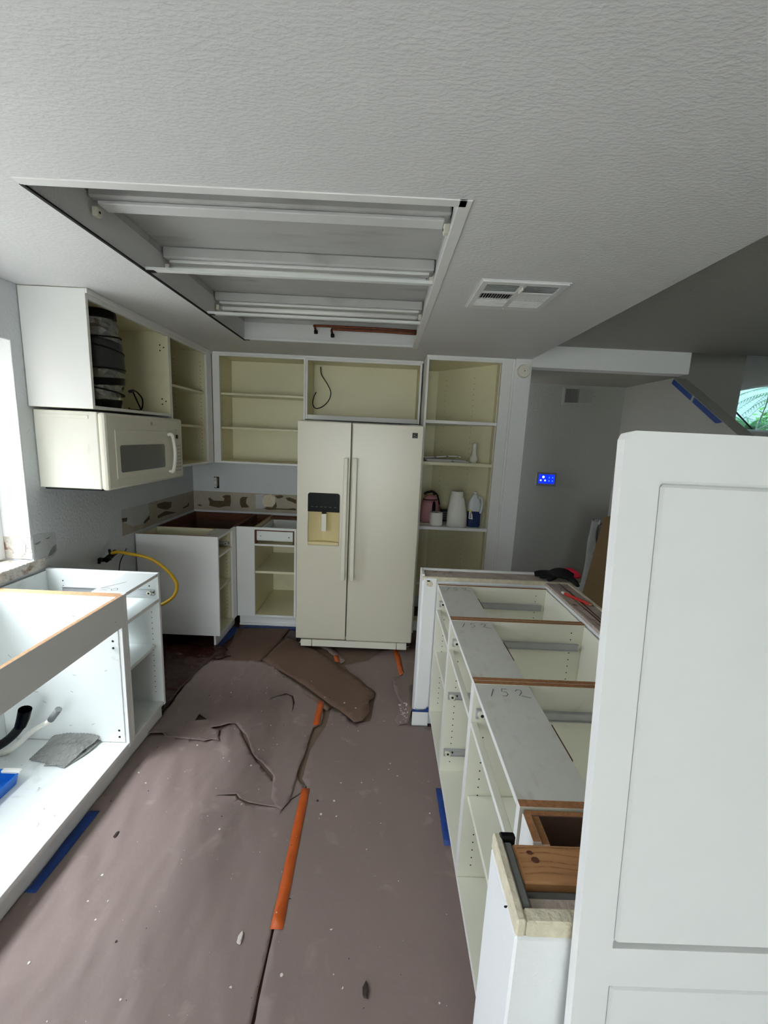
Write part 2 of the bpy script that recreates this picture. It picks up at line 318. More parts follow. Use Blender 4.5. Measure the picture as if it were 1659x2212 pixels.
# window wall of the stairwell with a segmental-arch opening
AX0, AX1, AZ0, AZ1, ARISE = 4.47, 6.05, 1.955, 2.44, 0.14
w = MB().box(2.46, AX0, 5.6, 5.76, 0, 3.2, bev=0).box(AX1, 6.6, 5.6, 5.76, 0, 3.2, bev=0).box(AX0, AX1, 5.6, 5.76, 0, AZ0, bev=0)
arch = [(AX0 + (AX1 - AX0) * k / 16, AZ1 + ARISE * math.sin(math.pi * k / 16) ** 0.8) for k in range(17)]
w.prism([(AX0, 5.6, 3.2)] + [(x, 5.6, z) for x, z in arch] + [(AX1, 5.6, 3.2)], (0, 0.16, 0))
struct('wall_window_far', w, WHITEWALL, 'white stairwell wall around the arched window')
win2 = thing('window_2', (5.26, 5.70, AZ0), 'arched stairwell window with palms outside', 'window', kind='structure')
f = MB().box(AX0, AX1, 5.66, 5.71, AZ0, AZ0 + 0.03).box(AX0, AX0 + 0.02, 5.66, 5.71, AZ0, AZ1)
f.tube([(x, 5.685, z - 0.01) for x, z in arch], 0.016, 6)
f.build('window_frame', PAINT, win2)
m_ = MB().tube([(4.50, 5.685, 2.30), (4.90, 5.685, AZ0 + 0.02)], 0.010, 6).build('glazing_bar', DARKGAP, win2)
m_ = MB().tube([(4.93, 5.685, AZ0 + 0.02), (5.00, 5.685, 2.3), (5.02, 5.685, 2.55)], 0.008, 6).tube([(4.93, 5.685, AZ0 + 0.02), (5.35, 5.685, 2.2)], 0.008, 6).build('glazing_bar', PAINT, win2)
g = MB().prism([(AX0, 5.69, AZ0 + 0.02)] + [(x, 5.69, z - 0.01) for x, z in arch] + [(AX1, 5.69, AZ0 + 0.02)], (0, 0.004, 0)).build('pane', TINTED, win2)
struct('wall_right', MB().box(6.5, 6.6, -4.6, 5.6, 0, 3.2, bev=0), HALL, 'far living room wall')
yr = PAT['y']
w = MB().box(-1.8, PAT['x0'], yr - 0.15, yr, 0, 2.46, bev=0).box(PAT['x1'], 6.5, yr - 0.15, yr, 0, 2.46, bev=0).box(PAT['x0'], PAT['x1'], yr - 0.15, yr, PAT['z1'], 2.46, bev=0).box(PAT['x0'], PAT['x1'], yr - 0.15, yr, 0, PAT['z0'], bev=0)
struct('wall_rear', w, WALL, 'rear wall with the glazed patio door')
d1 = thing('door_1', (-1.0, yr - 0.1, 0.05), 'white framed sliding patio door in the rear wall', 'door', kind='structure')
xm_ = (PAT['x0'] + PAT['x1']) / 2
for x0, x1 in ((PAT['x0'], xm_ - 0.01), (xm_ + 0.01, PAT['x1'])):
    fr = MB().box(x0, x0 + 0.06, yr - 0.11, yr - 0.07, PAT['z0'], PAT['z1']).box(x1 - 0.06, x1, yr - 0.11, yr - 0.07, PAT['z0'], PAT['z1']).box(x0, x1, yr - 0.11, yr - 0.07, PAT['z0'], PAT['z0'] + 0.08).box(x0, x1, yr - 0.11, yr - 0.07, PAT['z1'] - 0.06, PAT['z1']).build('door_frame', PAINT, d1)
    MB().box(x0 + 0.055, x1 - 0.055, yr - 0.092, yr - 0.088, PAT['z0'] + 0.07, PAT['z1'] - 0.055, bev=0).build('pane', GLASS, fr)
# sink window
win1 = thing('window_1', (-1.9, 1.3, WIN['z0']), 'deep white window recess over the sink cabinets with a broken sill', 'window', kind='structure')
bx('jamb_lining', win1, WHITEWALL, -1.985, XW - 0.0005, WIN['y1'] - 0.006, WIN['y1'] - 0.0005, WIN['z0'] + 0.118, WIN['z1'])
bx('jamb_lining', win1, WHITEWALL, -1.985, XW - 0.0005, WIN['y0'] + 0.0005, WIN['y0'] + 0.006, WIN['z0'], WIN['z1'])
bx('head_lining', win1, WHITEWALL, -1.985, XW - 0.0005, WIN['y0'] + 0.006, WIN['y1'] - 0.006, WIN['z1'] - 0.006, WIN['z1'])
o = bx('torn_jamb_patch', win1, DUST, -1.985, XW - 0.002, WIN['y1'] - 0.004, WIN['y1'] - 0.0005, WIN['z0'], WIN['z0'] + 0.118); o['label'] = 'torn plaster at the foot of the jamb'
MB().prism([(x, WIN['y1'] - 0.004, z) for x, z in ((-1.89, 0.965), (-1.86, 0.96), (-1.835, 0.985), (-1.83, 1.03), (-1.85, 1.055), (-1.885, 1.05), (-1.90, 1.01))], (0, -0.002, 0)).build('skim_patch', SKIM, win1)
# rough sill bed: a small uneven grid
g = MB(); nx, ny = 8, 60; vv = []
for i in range(nx + 1):
    for j in range(ny + 1):
        x = -1.985 + (0.19) * i / nx; y = WIN['y0'] + (WIN['y1'] - WIN['y0'] - 0.006) * j / ny
        z = WIN['z0'] - 0.006 + 0.012 * noise.noise(Vector((x * 30, y * 12, 3))) - (0.012 if i == nx else 0)
        vv.append(g.bm.verts.new((x + (0.010 * noise.noise(Vector((1, y * 20, 7))) if i == nx else 0), y, z)))
for i in range(nx):
    for j in range(ny):
        g.bm.faces.new([vv[i * (ny + 1) + j], vv[(i + 1) * (ny + 1) + j], vv[(i + 1) * (ny + 1) + j + 1], vv[i * (ny + 1) + j + 1]])
g.build('broken_sill', DUST, win1)
fr = MB().box(-1.985, -1.94, WIN['y0'] + 0.006, WIN['y0'] + 0.05, WIN['z0'], WIN['z1'] - 0.006).box(-1.985, -1.94, WIN['y1'] - 0.05, WIN['y1'] - 0.0065, WIN['z0'], WIN['z1'] - 0.006)
fr.box(-1.985, -1.94, WIN['y0'] + 0.05, WIN['y1'] - 0.05, WIN['z0'] + 0.002, WIN['z0'] + 0.04).box(-1.985, -1.94, WIN['y0'] + 0.05, WIN['y1'] - 0.05, WIN['z1'] - 0.05, WIN['z1'] - 0.006).box(-1.98, -1.945, 0.84, 0.88, WIN['z0'] + 0.04, WIN['z1'] - 0.05)
fr = fr.build('window_frame', PAINT, win1)
for y0, y1 in ((WIN['y0'] + 0.05, 0.84), (0.88, WIN['y1'] - 0.05)):
    MB().box(-1.964, -1.960, y0, y1, WIN['z0'] + 0.04, WIN['z1'] - 0.05, bev=0).build('pane', DIMMED, fr)
# torn backsplash bands and patches, children of the walls they belong to
GB = {
  'b1': [(-1.661,1.006),(-1.642,1.016),(-1.611,0.989),(-1.51,0.989),(-1.503,1.013),(-1.525,1.033),(-1.491,1.049),(-1.446,1.047),(-1.442,0.991),(-1.452,0.938),(-1.49,0.939),(-1.557,0.922),(-1.616,0.93),(-1.653,0.939),(-1.646,0.971)],
  'b2': [(-1.353,1.02),(-1.332,1.037),(-1.279,1.037),(-1.294,1.016),(-1.297,0.976),(-1.27,0.946),(-1.277,0.935),(-1.343,0.933),(-1.357,0.974)],
  'b3': [(-1.127,0.931),(-1.095,0.949),(-1.046,0.945),(-1.008,1.0),(-1.001,0.962),(-1.011,0.94),(-0.906,0.941),(-0.836,0.949),(-0.814,0.942),(-0.814,0.927),(-0.85,0.929),(-0.976,0.929),(-1.074,0.921)],
  'b4': [(-1.022,1.063),(-0.956,1.07),(-0.935,1.056),(-0.962,1.041),(-0.997,1.036)],
  'b5': [(-0.917,1.047),(-0.879,1.052),(-0.815,1.03),(-0.814,0.991),(-0.851,1.007),(-0.9,1.023)],
  'b6': [(-1.762,0.941),(-1.745,0.948),(-1.717,0.933),(-1.752,0.929)],
  'k1': [(-1.203,1.065),(-1.123,1.073),(-1.144,1.012),(-1.137,0.97),(-1.109,0.95),(-1.144,0.932),(-1.204,0.931)],
  'k2': [(-1.116,1.062),(-1.06,1.073),(-1.018,1.046),(-1.018,0.989),(-1.046,0.956),(-1.116,0.953),(-1.14,0.976),(-1.144,1.026)],
}
GL = {
  'l1': [(3.333,1.05),(3.448,1.052),(3.569,1.031),(3.555,0.988),(3.492,0.977),(3.423,0.994),(3.376,1.007),(3.34,1.023)],
  'l2': [(3.334,0.954),(3.461,0.972),(3.643,0.929),(3.582,0.929),(3.438,0.935),(3.341,0.932)],
  'l3': [(3.764,0.95),(3.861,0.96),(3.888,0.985),(3.89,0.944),(3.786,0.938)],
  'l4': [(2.873,1.023),(2.937,1.015),(2.927,0.99),(2.878,0.996)],
  'l5': [(3.139,0.943),(3.219,0.976),(3.22,0.951),(3.146,0.929)],
  'm1': [(2.873,1.084),(3.211,1.074),(3.224,0.999),(3.113,0.934),(3.003,0.938),(2.904,0.982),(2.874,1.027)],
}
def on_wall(name, parent, m, pts): return MB().prism(pts[0], pts[1]).build(name, m, parent)
o = bx('torn_backsplash_band', wall_back, PLASTER, XW + 0.001, -0.62, YB - 0.0015, YB - 0.0002, 0.895, 1.078, bev=0); o['label'] = 'tan band of torn drywall where the backsplash was'
o = bx('torn_backsplash_band', wall_left, PLASTER, XW + 0.0002, XW + 0.0015, 2.872, YB - 0.002, 0.895, 1.076, bev=0); o['label'] = 'tan band of torn drywall where the backsplash was'
for k, p in GB.items():
    MB().prism([(x, YB - 0.0016, z) for x, z in p], (0, -0.0012, 0)).build('glue_patch' if k[0] == 'b' else 'plaster_patch', GLUE if k[0] == 'b' else (SKIM if k == 'k1' else DRYWALL), wall_back)
for k, p in GL.items():
    MB().prism([(XW + 0.0016, y, z) for y, z in p], (0.0012 if k[0] == 'l' else 0.0006, 0, 0)).build('glue_patch' if k[0] == 'l' else 'plaster_patch', GLUE if k[0] == 'l' else SKIM, wall_left)
MB().prism([(XW + 0.0003, y, z) for y, z in ((2.124, 0.955), (2.17, 0.925), (2.25, 0.93), (2.278, 0.955), (2.275, 1.06), (2.26, 1.066), (2.14, 1.078), (2.124, 1.07))], (0.002, 0, 0)).build('skim_patch', SKIM, wall_left)
for p in ([(2.13, 1.03), (2.17, 1.036), (2.165, 1.026), (2.14, 1.022)], [(2.2, 1.04), (2.24, 1.046), (2.225, 1.034)], [(2.225, 0.965), (2.25, 0.985), (2.272, 0.99), (2.265, 0.955), (2.235, 0.94), (2.21, 0.94)]):
    MB().prism([(XW + 0.0024, y, z) for y, z in p], (0.001, 0, 0)).build('torn_patch', GREYPL, wall_left)
o = bx('torn_ledge', wall_left, DUST, XW + 0.0002, XW + 0.008, WIN['y0'], 2.19, 0.888, 0.944, bev=0.003); o['label'] = 'strip of broken plaster under the sill'
# half walls round the island
def half_wall(name, loc, label): return thing(name, loc, label, 'half wall', kind='structure')
hf = half_wall('wall_half_far', (0.7, 2.3, 0), 'white half wall end with a raw wooden top behind the island cabinets')
bx('wall_body', hf, WHITEWALL, 0.25, 1.13, 2.234, 2.378, 0, 0.888, bev=0.004)
bx('drywall_skin', hf, DRYWALL, 0.25, 1.13, 2.2345, 2.248, 0.889, 0.910); bx('drywall_skin', hf, PAINT, 0.25, 1.13, 2.364, 2.378, 0.889, 0.918)
bx('drywall_skin', hf, PAINT, 0.25, 0.264, 2.249, 2.363, 0.889, 0.918)
bx('top_plate', hf, ROUGHWOOD, 0.266, 1.128, 2.250, 2.362, 0.889, 0.908, bev=0.004)
bx('corner_board', hf, PAINT, 0.258, 0.330, 2.226, 2.233, 0.10, 0.905, bev=0.002)
MB().lathe([(0.012, 0), (0.011, 0.006)], (0.283, 2.2325, 0.886), 8).build('corner_hole', BLACKPL, hf)
for p in ([(0.27, .885), (0.30, .89), (0.31, .87), (0.30, .855), (0.275, .86)],): MB().prism([(x, 2.2255, z) for x, z in p], (0, -0.0015, 0)).build('torn_corner', DRYWALL, hf)
bx('baseboard', hf, PAINT, 0.238, 0.331, 2.212, 2.2255, 0, 0.092)
bl = MB().prism([(0.236, 2.2115, 0.092), (0.331, 2.2115, 0.092), (0.331, 2.2115, 0.118), (0.322, 2.2115, 0.128), (0.312, 2.2115, 0.108), (0.29, 2.2115, 0.101), (0.262, 2.2115, 0.104), (0.236, 2.2115, 0.112)], (0, 0.0005, 0)).box(0.236, 0.331, 2.2115, 2.2255, 0.0922, 0.094, bev=0)
bl.build('tape_strip', BLUE, hf)
hb = half_wall('wall_half_right', (1.0, 1.5, 0), 'half wall along the right of the island with a splintered wooden top')
bx('wall_body', hb, WHITEWALL, 0.936, 1.075, 0.72, 2.2335, 0, 0.888, bev=0.003)
bx('drywall_skin', hb, ROUGHWOOD, 0.936, 0.950, 0.72, 2.2335, 0.889, 0.904); bx('drywall_skin', hb, DRYWALL, 1.061, 1.075, 0.72, 2.2335, 0.889, 0.906)
bx('top_plate', hb, ROUGHWOOD, 0.952, 1.059, 0.72, 2.232, 0.889, 0.902, bev=0.004)
for k in range(3):
    y0 = 1.0 + 0.3 * k
    MB().prism([(0.956 + 0.022 * k, y0, 0.9025), (0.964 + 0.022 * k, y0 + 0.5, 0.9025), (0.967 + 0.022 * k, y0 + 0.75, 0.9025), (0.972 + 0.022 * k, y0 + 0.4, 0.9025)], (0, 0, 0.0016)).build('splinter', DKCHIP, hb)
hn = half_wall('wall_half_near', (0.6, 0.63, 0), 'white half wall end with exposed pine top plate beside the leaning door')
bx('wall_body', hn, WHITEWALL, 0.25, 1.075, 0.552, 0.708, 0, 0.868, bev=0.004)
bx('drywall_skin', hn, DRYWALL, 0.25, 0.266, 0.552, 0.708, 0.869, 0.902, bev=0.003)
bx('drywall_skin', hn, DRYWALL, 0.267, 1.075, 0.552, 0.576, 0.869, 0.900, bev=0.003)
o = bx('black_membrane', hn, BLACKPL, 0.262, 0.292, 0.694, 0.7085, 0.869, 0.905, bev=0.003)
bx('torn_paper', hn, GREYCL, 0.2665, 0.282, 0.577, 0.692, 0.869, 0.899, bev=0.003)
bx('rough_blocking', hn, ROUGHWOOD, 0.2835, 1.075, 0.577, 0.600, 0.869, 0.888, bev=0.003)
bx('rough_blocking', hn, GREYCL, 0.2835, 1.075, 0.6005, 0.618, 0.869, 0.880, bev=0.003)
pl = bx('top_plate', hn, PINE, 0.2835, 1.075, 0.6185, 0.692, 0.869, 0.895, bev=0.003)
MB().lathe([(0.006, 0), (0.0055, 0.0012)], (0.318, 0.660, 0.895), 10, sx=1.3).lathe([(0.004, 0), (0.0035, 0.0012)], (0.312, 0.674, 0.895), 10, sx=1.6).build('knot', DKCHIP, pl)
for k, (ya, yb) in enumerate(((0.682, 0.688), (0.672, 0.665), (0.655, 0.650), (0.645, 0.640), (0.634, 0.629))):
    MB().ribbon(smooth_path([(0.29, ya, 0.895), (0.34, ya + 0.003, 0.895), (0.40, (ya + yb) / 2, 0.895), (0.5, yb, 0.895)], 5), 0.0022, (0, 0, 1), 0.0005).build('grain_line', CHIP, pl)
bx('nail', hn, BLACKPL, 0.246, 0.254, 0.60, 0.603, 0.862, 0.866)
# ground outside
struct('ground_outside', MB().box(-40, 40, -40, 40, -0.20, -0.10, bev=0), GROUND, 'pale paving outside the windows', 'ground')
struct('wall_light_block', MB().box(-7.0, -2.02, -1.70, -1.40, -0.1, 3.1, bev=0), STUCCO, 'unseen tan stucco wall added outside the sink window to block sky light')  # added out of view to cut sky light on the upper cabinet end
# ================================================================== cabinets
def holes(parent, pts, nrm, r=0.0028, name='shelf_pin_hole_shade', m=None):
    """row of drilled holes: dark discs on a panel paint the shade inside each"""
    b = MB(); nrm = Vector(nrm)
    for p in pts: b.disc(Vector(p) - nrm * 0.002, nrm, r, 0.0024, 8)
    return stuff(b.build(name, m or HOLE, parent))
def pin_column(x, y, z0, z1, step=0.032): return [(x, y, z0 + step * k) for k in range(int((z1 - z0) / step) + 1)]
# ---- uppers on the left wall
XU = -1.472
u1 = thing('upper_cabinet', (-1.64, 2.58, 1.735), 'open doorless upper cabinet above the microwave with a foil duct inside', 'cabinet')
bx('end_panel', u1, [CREAM, PAINT], XW + 0.003, XU, 2.18, 2.198, 1.735, 2.302, fm={'-y': 1, '+x': 1})
sp = bx('side_panel', u1, [CREAM, PAINT], XW + 0.003, XU, 2.962, 2.979, 1.735, 2.302, fm={'+x': 1})
bx('bottom_panel', u1, [CREAM, PAINT], XW + 0.003, XU, 2.199, 2.961, 1.735, 1.752, fm={'+x': 1, '-z': 1})
bx('top_panel', u1, CREAM, XW + 0.003, XU - 0.02, 2.199, 2.961, 2.282, 2.302)
bx('back_panel', u1, CREAM, XW + 0.003, XW + 0.009, 2.199, 2.961, 1.753, 2.281)
bx('face_rail', u1, PAINT, XU - 0.019, XU, 2.199, 2.961, 2.258, 2.302)
bx('top_moulding', u1, PAINT, XU + 0.0005, XU + 0.010, 2.18, 2.979, 2.280, 2.303)
holes(sp, [(-1.525, 2.962, z) for z in (2.20, 2.165, 1.85, 1.815)] + [(-1.50, 2.962, 2.185), (-1.50, 2.962, 1.835)], (0, -1, 0), 0.005, 'hinge_hole_shade')
u2 = thing('upper_cabinet', (-1.64, 3.33, 1.375), 'tall open upper cabinet in the corner with two shelves and pin holes', 'cabinet')
bx('side_panel', u2, [CREAM, PAINT], XW + 0.003, XU, 2.9805, 2.998, 1.378, 2.302, fm={'+x': 1, '-y': 1})
sp = bx('side_panel', u2, CREAM, XW + 0.003, XU - 0.02, 3.585, 3.602, 1.378, 2.302)
bx('bottom_panel', u2, [CREAM, PAINT], XW + 0.003, XU, 2.999, 3.584, 1.378, 1.396, fm={'+x': 1, '-z': 1})
bx('top_panel', u2, CREAM, XW + 0.003, XU - 0.02, 2.999, 3.584, 2.282, 2.302)
bx('back_panel', u2, CREAM, XW + 0.003, XW + 0.009, 2.999, 3.584, 1.397, 2.281)
bx('face_rail', u2, PAINT, XU - 0.019, XU, 2.999, 3.584, 2.258, 2.302)
bx('face_stile', u2, PAINT, XU - 0.019, XU, 3.585, 3.684, 1.378, 2.302)
bx('top_moulding', u2, PAINT, XU + 0.0005, XU + 0.010, 2.9805, 3.684, 2.280, 2.303)
for z in (1.945, 1.672): bx('shelf', u2, CREAM, XW + 0.010, XU - 0.03, 3.0, 3.583, z, z + 0.018)
holes(sp, pin_column(-1.525, 3.585, 1.46, 2.22) + pin_column(-1.74, 3.585, 1.70, 2.22), (0, -1, 0))
# ---- uppers on the back wall
YU = 3.69
u3 = thing('upper_cabinet', (-1.07, 3.85, 1.375), 'open upper cabinet over the electrical outlet with two long shelves', 'cabinet')
bx('face_stile', u3, PAINT, -1.470, -1.410, YU, YU + 0.019, 1.378, 2.302)
bx('side_panel', u3, CREAM, -1.432, -1.414, YU + 0.02, YB - 0.003, 1.378, 2.302)
bx('side_panel', u3, [CREAM, PAINT], -0.700, -0.683, YU, YB - 0.003, 1.378, 2.302, fm={'-y': 1})
bx('bottom_panel', u3, [CREAM, PAINT], -1.4095, -0.701, YU, YB - 0.003, 1.378, 1.396, fm={'-y': 1, '-z': 1})
bx('top_panel', u3, CREAM, -1.413, -0.701, YU + 0.02, YB - 0.003, 2.282, 2.302)
bx('face_rail', u3, PAINT, -1.4095, -0.701, YU, YU + 0.019, 2.272, 2.302)
bx('back_panel', u3, CREAM, -1.413, -0.701, YB - 0.010, YB - 0.004, 1.397, 2.281)
bx('top_moulding', u3, PAINT, -1.461, -0.683, YU - 0.010, YU - 0.0005, 2.284, 2.303)
for z in (1.958, 1.672): bx('shelf', u3, CREAM, -1.412, -0.702, YU + 0.03, YB - 0.011, z, z + 0.018)
holes(u3, pin_column(-1.414, 3.75, 1.50, 2.2), (1, 0, 0)); 
u4 = thing('upper_cabinet', (-0.19, 3.85, 1.786), 'wide empty cabinet over the refrigerator with a loose black cable', 'cabinet')
bx('side_panel', u4, [CREAM, PAINT], -0.682, -0.665, YU, YB - 0.003, 1.786, 2.302, fm={'-y': 1})
bx('side_panel', u4, [CREAM, PAINT], 0.280, 0.298, YU, YB - 0.003, 1.786, 2.302, fm={'-y': 1, '+x': 1})
bx('bottom_panel', u4, [CREAM, PAINT], -0.664, 0.279, YU, YB - 0.003, 1.786, 1.824, fm={'-y': 1, '-z': 1})
bx('top_panel', u4, CREAM, -0.664, 0.279, YU + 0.02, YB - 0.003, 2.282, 2.302)
bx('face_rail', u4, PAINT, -0.664, 0.279, YU, YU + 0.019, 2.268, 2.302)
bx('back_panel', u4, CREAM, -0.664, 0.279, YB - 0.010, YB - 0.004, 1.825, 2.281)
bx('top_moulding', u4, PAINT, -0.682, 0.305, YU - 0.010, YU - 0.0005, 2.284, 2.303)
one('black_cable', MB().tube(smooth_path([(-0.60, 3.975, 2.262), (-0.585, 3.93, 2.19), (-0.52, 3.86, 2.10), (-0.487, 3.845, 2.03), (-0.505, 3.845, 1.96), (-0.56, 3.85, 1.905), (-0.62, 3.86, 1.888), (-0.648, 3.865, 1.925), (-0.64, 3.865, 1.985), (-0.618, 3.86, 2.03)]), 0.0042, 8), BLACKPL, 'loose black cable curling down inside the cabinet over the refrigerator', 'cable')
# ---- pantry
YP = 3.41
p = thing('pantry_cabinet', (0.65, 3.7, 0), 'tall doorless pantry cabinet right of the refrigerator with a slanted inner side', 'cabinet')
bx('side_panel', p, [CREAM, PAINT], 0.309, 0.327, YP, YB - 0.003, 0.0, 2.302, fm={'-x': 1, '-y': 1})
bx('face_stile', p, PAINT, 0.893, 0.975, YP, YP + 0.019, 0.10, 2.302)
bx('stile_moulding', p, PAINT, 0.9755, 0.991, YP - 0.006, YP + 0.019, 0.0, 2.302)
bx('face_rail', p, PAINT, 0.3275, 0.8925, YP, YP + 0.019, 2.270, 2.302)
bx('top_moulding', p, PAINT, 0.305, 0.985, YP - 0.010, YP - 0.0065, 2.283, 2.303)
bx('top_panel', p, CREAM, 0.3275, 0.8925, YP + 0.02, YB - 0.003, 2.276, 2.302)
bx('back_panel', p, CREAM, 0.3275, 0.478, YB - 0.010, YB - 0.004, 0.11, 2.275)
sl = MB().prism([(0.472, 3.986, 0.11), (0.884, 3.517, 0.11), (0.884, 3.43, 0.11), (0.891, 3.43, 0.11), (0.891, 3.523, 0.11), (0.480, 3.989, 0.11)], (0, 0, 2.165)).build('slanted_panel', CREAM, p)
dv = Vector((0.412, -0.469, 0)).normalized(); nv = Vector((-dv.y, dv.x, 0)) * -1; nv = nv if nv.y < 0 else -nv
A = Vector((0.472, 3.986, 0))
for d in (0.10, 0.41):
    holes(sl, [tuple(A + dv * d + Vector((0, 0, 0.25 + 0.045 * k))) for k in range(44)], nv, 0.003)
for z, mm, y0 in ((1.790, PAINT, YP), (1.460, CREAM, YP + 0.012), (0.925, PAINT, YP + 0.004)):
    MB().prism([(0.3275, y0, z), (0.8905, y0, z), (0.8905, 3.43, z), (0.8835, 3.43, z), (0.8835, 3.517, z), (0.4715, 3.985, z), (0.3275, 3.988, z)], (0, 0, 0.024)).build('shelf', [mm], p)
bx('shelf', p, CREAM, 0.3275, 0.8925, YP + 0.02, 3.50, 0.44, 0.458)
bx('bottom_panel', p, CREAM, 0.3275, 0.8925, YP, 3.50, 0.10, 0.118)
bx('toe_kick', p, PAINT, 0.3275, 0.8925, YP + 0.05, YP + 0.068, 0.0, 0.099)
# ---- base cabinets, left wall: sink base
XB = -1.185
def base_box(name, loc, label): return thing(name, loc, label, 'cabinet')
s = base_box('sink_base_cabinet', (-1.49, 1.34, 0), 'open white sink base cabinet under the window with raw chipboard top edges')
Y0, Y1 = 0.78, 1.872
edge = {'+z': 1}
bx('side_panel', s, [MELA, CHIPL], XW + 0.012, XB - 0.0182, Y1 - 0.034, Y1, 0.125, 0.880, fm=edge)
bx('front_leg', s, PAINT, XB - 0.018, XB, Y0, Y0 + 0.03, 0.0985, 0.727)
bt = bx('bottom_panel', s, [MELA, PAINT], XW + 0.012, XB - 0.002, Y0, Y1, 0.098, 0.122, fm={'+x': 1})
bk = bx('back_panel', s, [MELA, CHIPL], XW + 0.0115, XW + 0.018, Y0 + 0.019, Y1 - 0.035, 0.125, 0.874, fm=edge)
ap = bx('apron', s, [PAINT, CHIPL], XB - 0.018, XB, Y0, Y1 - 0.0005, 0.728, 0.880, fm=edge)
bx('face_stile', s, PAINT, XB - 0.018, XB, Y1 - 0.030, Y1, 0.0985, 0.727)
bx('toe_kick', s, PAINT, XB - 0.045, XB - 0.027, Y0, Y1, 0.0, 0.097)
holes(s, [(XB - 0.045, Y1 - 0.034, z) for z in (0.66, 0.625, 0.19, 0.155)], (0, -1, 0), 0.006, 'hinge_hole_shade')
MB().disc((XB - 0.0004, 1.80, 0.775), (1, 0, 0), 0.0022, 0.0008).build('screw_head', HOLE, ap)
rnd = random.Random(3); sm = MB()
for k in range(26):
    x, y = rnd.uniform(-1.72, -1.22), rnd.uniform(1.1, 1.85); a = rnd.uniform(0, 3.1); l = rnd.uniform(0.006, 0.025)
    sm.ribbon([(x, y, 0.122), (x + l * math.cos(a) * 0.5, y + l * math.sin(a) * 0.7, 0.122), (x + l * math.cos(a + 0.4), y + l * math.sin(a + 0.4), 0.122)], 0.0018, (0, 0, 1), 0.0004)
for k in range(12):
    x, z = rnd.uniform(-1.74, -1.25), rnd.uniform(0.2, 0.8); l = rnd.uniform(0.008, 0.02)
    sm.ribbon([(x, Y1 - 0.034, z), (x + l, Y1 - 0.034, z + rnd.uniform(-1, 1) * l)], 0.0018, (0, -1, 0), 0.0005)
stuff(sm.build('scuff_marks', GREYPL, s))
# ---- drawer base beside it
d = base_box('drawer_base_cabinet', (-1.49, 2.03, 0), 'narrow white drawer base at the end of the sink run with bare runner')
Y0, Y1 = 1.8735, 2.190
bx('side_panel', d, [MELA, CHIPL], XW + 0.012, XB - 0.019, Y0, Y0 + 0.016, 0.125, 0.878, fm=edge)
spd = bx('side_panel', d, [MELA, PAINT], XW + 0.012, XB - 0.0005, Y1 - 0.017, Y1, 0.099, 0.884, fm={'+x': 1, '+y': 1})
bx('bottom_panel', d, [MELA, PAINT], XW + 0.012, XB - 0.002, Y0 + 0.0, Y1 - 0.018, 0.104, 0.122, fm={'+x': 1})
bx('back_panel', d, MELA, XW + 0.0115, XW + 0.018, Y0 + 0.017, Y1 - 0.018, 0.125, 0.874)
tr = bx('top_rail', d, [MELA, PAINT], XB - 0.165, XB - 0.001, Y0 + 0.017, Y1 - 0.018, 0.866, 0.882, fm={'+x': 1})
mr = bx('mid_rail', d, [MELA, PAINT], XB - 0.30, XB - 0.001, Y0 + 0.017, Y1 - 0.018, 0.722, 0.741, fm={'+x': 1})
bx('face_stile', d, PAINT, XB - 0.018, XB, Y0 + 0.0005, Y0 + 0.016, 0.105, 0.880)
bx('shelf', d, [MELA, PAINT], XW + 0.02, XB - 0.03, Y0 + 0.018, Y1 - 0.019, 0.452, 0.470, fm={'+x': 1})
bx('toe_kick', d, PAINT, XB - 0.045, XB - 0.027, Y0, Y1, 0.0, 0.098)
holes(spd, pin_column(XB - 0.045, Y1 - 0.017, 0.18, 0.70), (0, -1, 0)); holes(spd, [(-1.70, Y1 - 0.017, 0.82), (-1.70, Y1 - 0.017, 0.79), (XB - 0.05, Y1 - 0.017, 0.84), (XB - 0.05, Y1 - 0.017, 0.81)], (0, -1, 0), 0.004)
def runner(parent, x0, x1, y, z, face=-1, wheel_x=None, flip=1):
    """steel drawer runner on a panel whose face looks along -y (face=-1); wheel at the front end"""
    yb = y + face * 0.0005; t = 0.010
    a, b_ = sorted((yb, yb + face * t))
    r = MB().box(x0, x1, a, b_, z - 0.016, z + 0.016, bev=0.001).box(x0, x1, *sorted((yb + face * t, yb + face * (t + 0.004))), z - 0.016, z - 0.012, bev=0).box(x0, x1, *sorted((yb + face * t, yb + face * (t + 0.004))), z + 0.012, z + 0.016, bev=0).build('drawer_runner', STEEL, parent)
    if wheel_x is not None:
        c = Vector((wheel_x, yb + face * t, z))
        MB().disc(c, (0, face, 0), 0.013, 0.010, 16).build('roller', BISQ, r)
        MB().disc(c + Vector((0, face * 0.010, 0)), (0, face, 0), 0.0055, 0.0015, 10).build('roller_hub', HOLE, r)
        MB().disc(c + Vector((0.022, 0, 0.004)), (0, face, 0), 0.004, 0.004, 8).build('screw_head', HOLE, r)
    return r
runner(spd, -1.70, XB - 0.02, Y1 - 0.017, 0.775, -1, XB - 0.045)
def scribble(parent, strokes, o, ux, uy, nrm, w=0.0022, name='pencil_mark'):
    b = MB(); o, ux, uy = Vector(o), Vector(ux), Vector(uy)
    for st in strokes: b.ribbon([o + ux * x + uy * y for x, y in st], w, nrm, 0.0005)
    b.build(name, PENCIL, parent)
D1 = [(0.0, 0), (0.32, 0.9)]
D5 = [(1.15, 0.95), (0.85, 0.95), (0.78, 0.62), (1.02, 0.6), (1.1, 0.35), (0.95, 0.1), (0.7, 0.1)]
D2 = [(1.62, 0.72), (1.8, 0.92), (2.02, 0.85), (2.0, 0.6), (1.75, 0.2), (1.95, 0.16), (2.4, 0.0)]
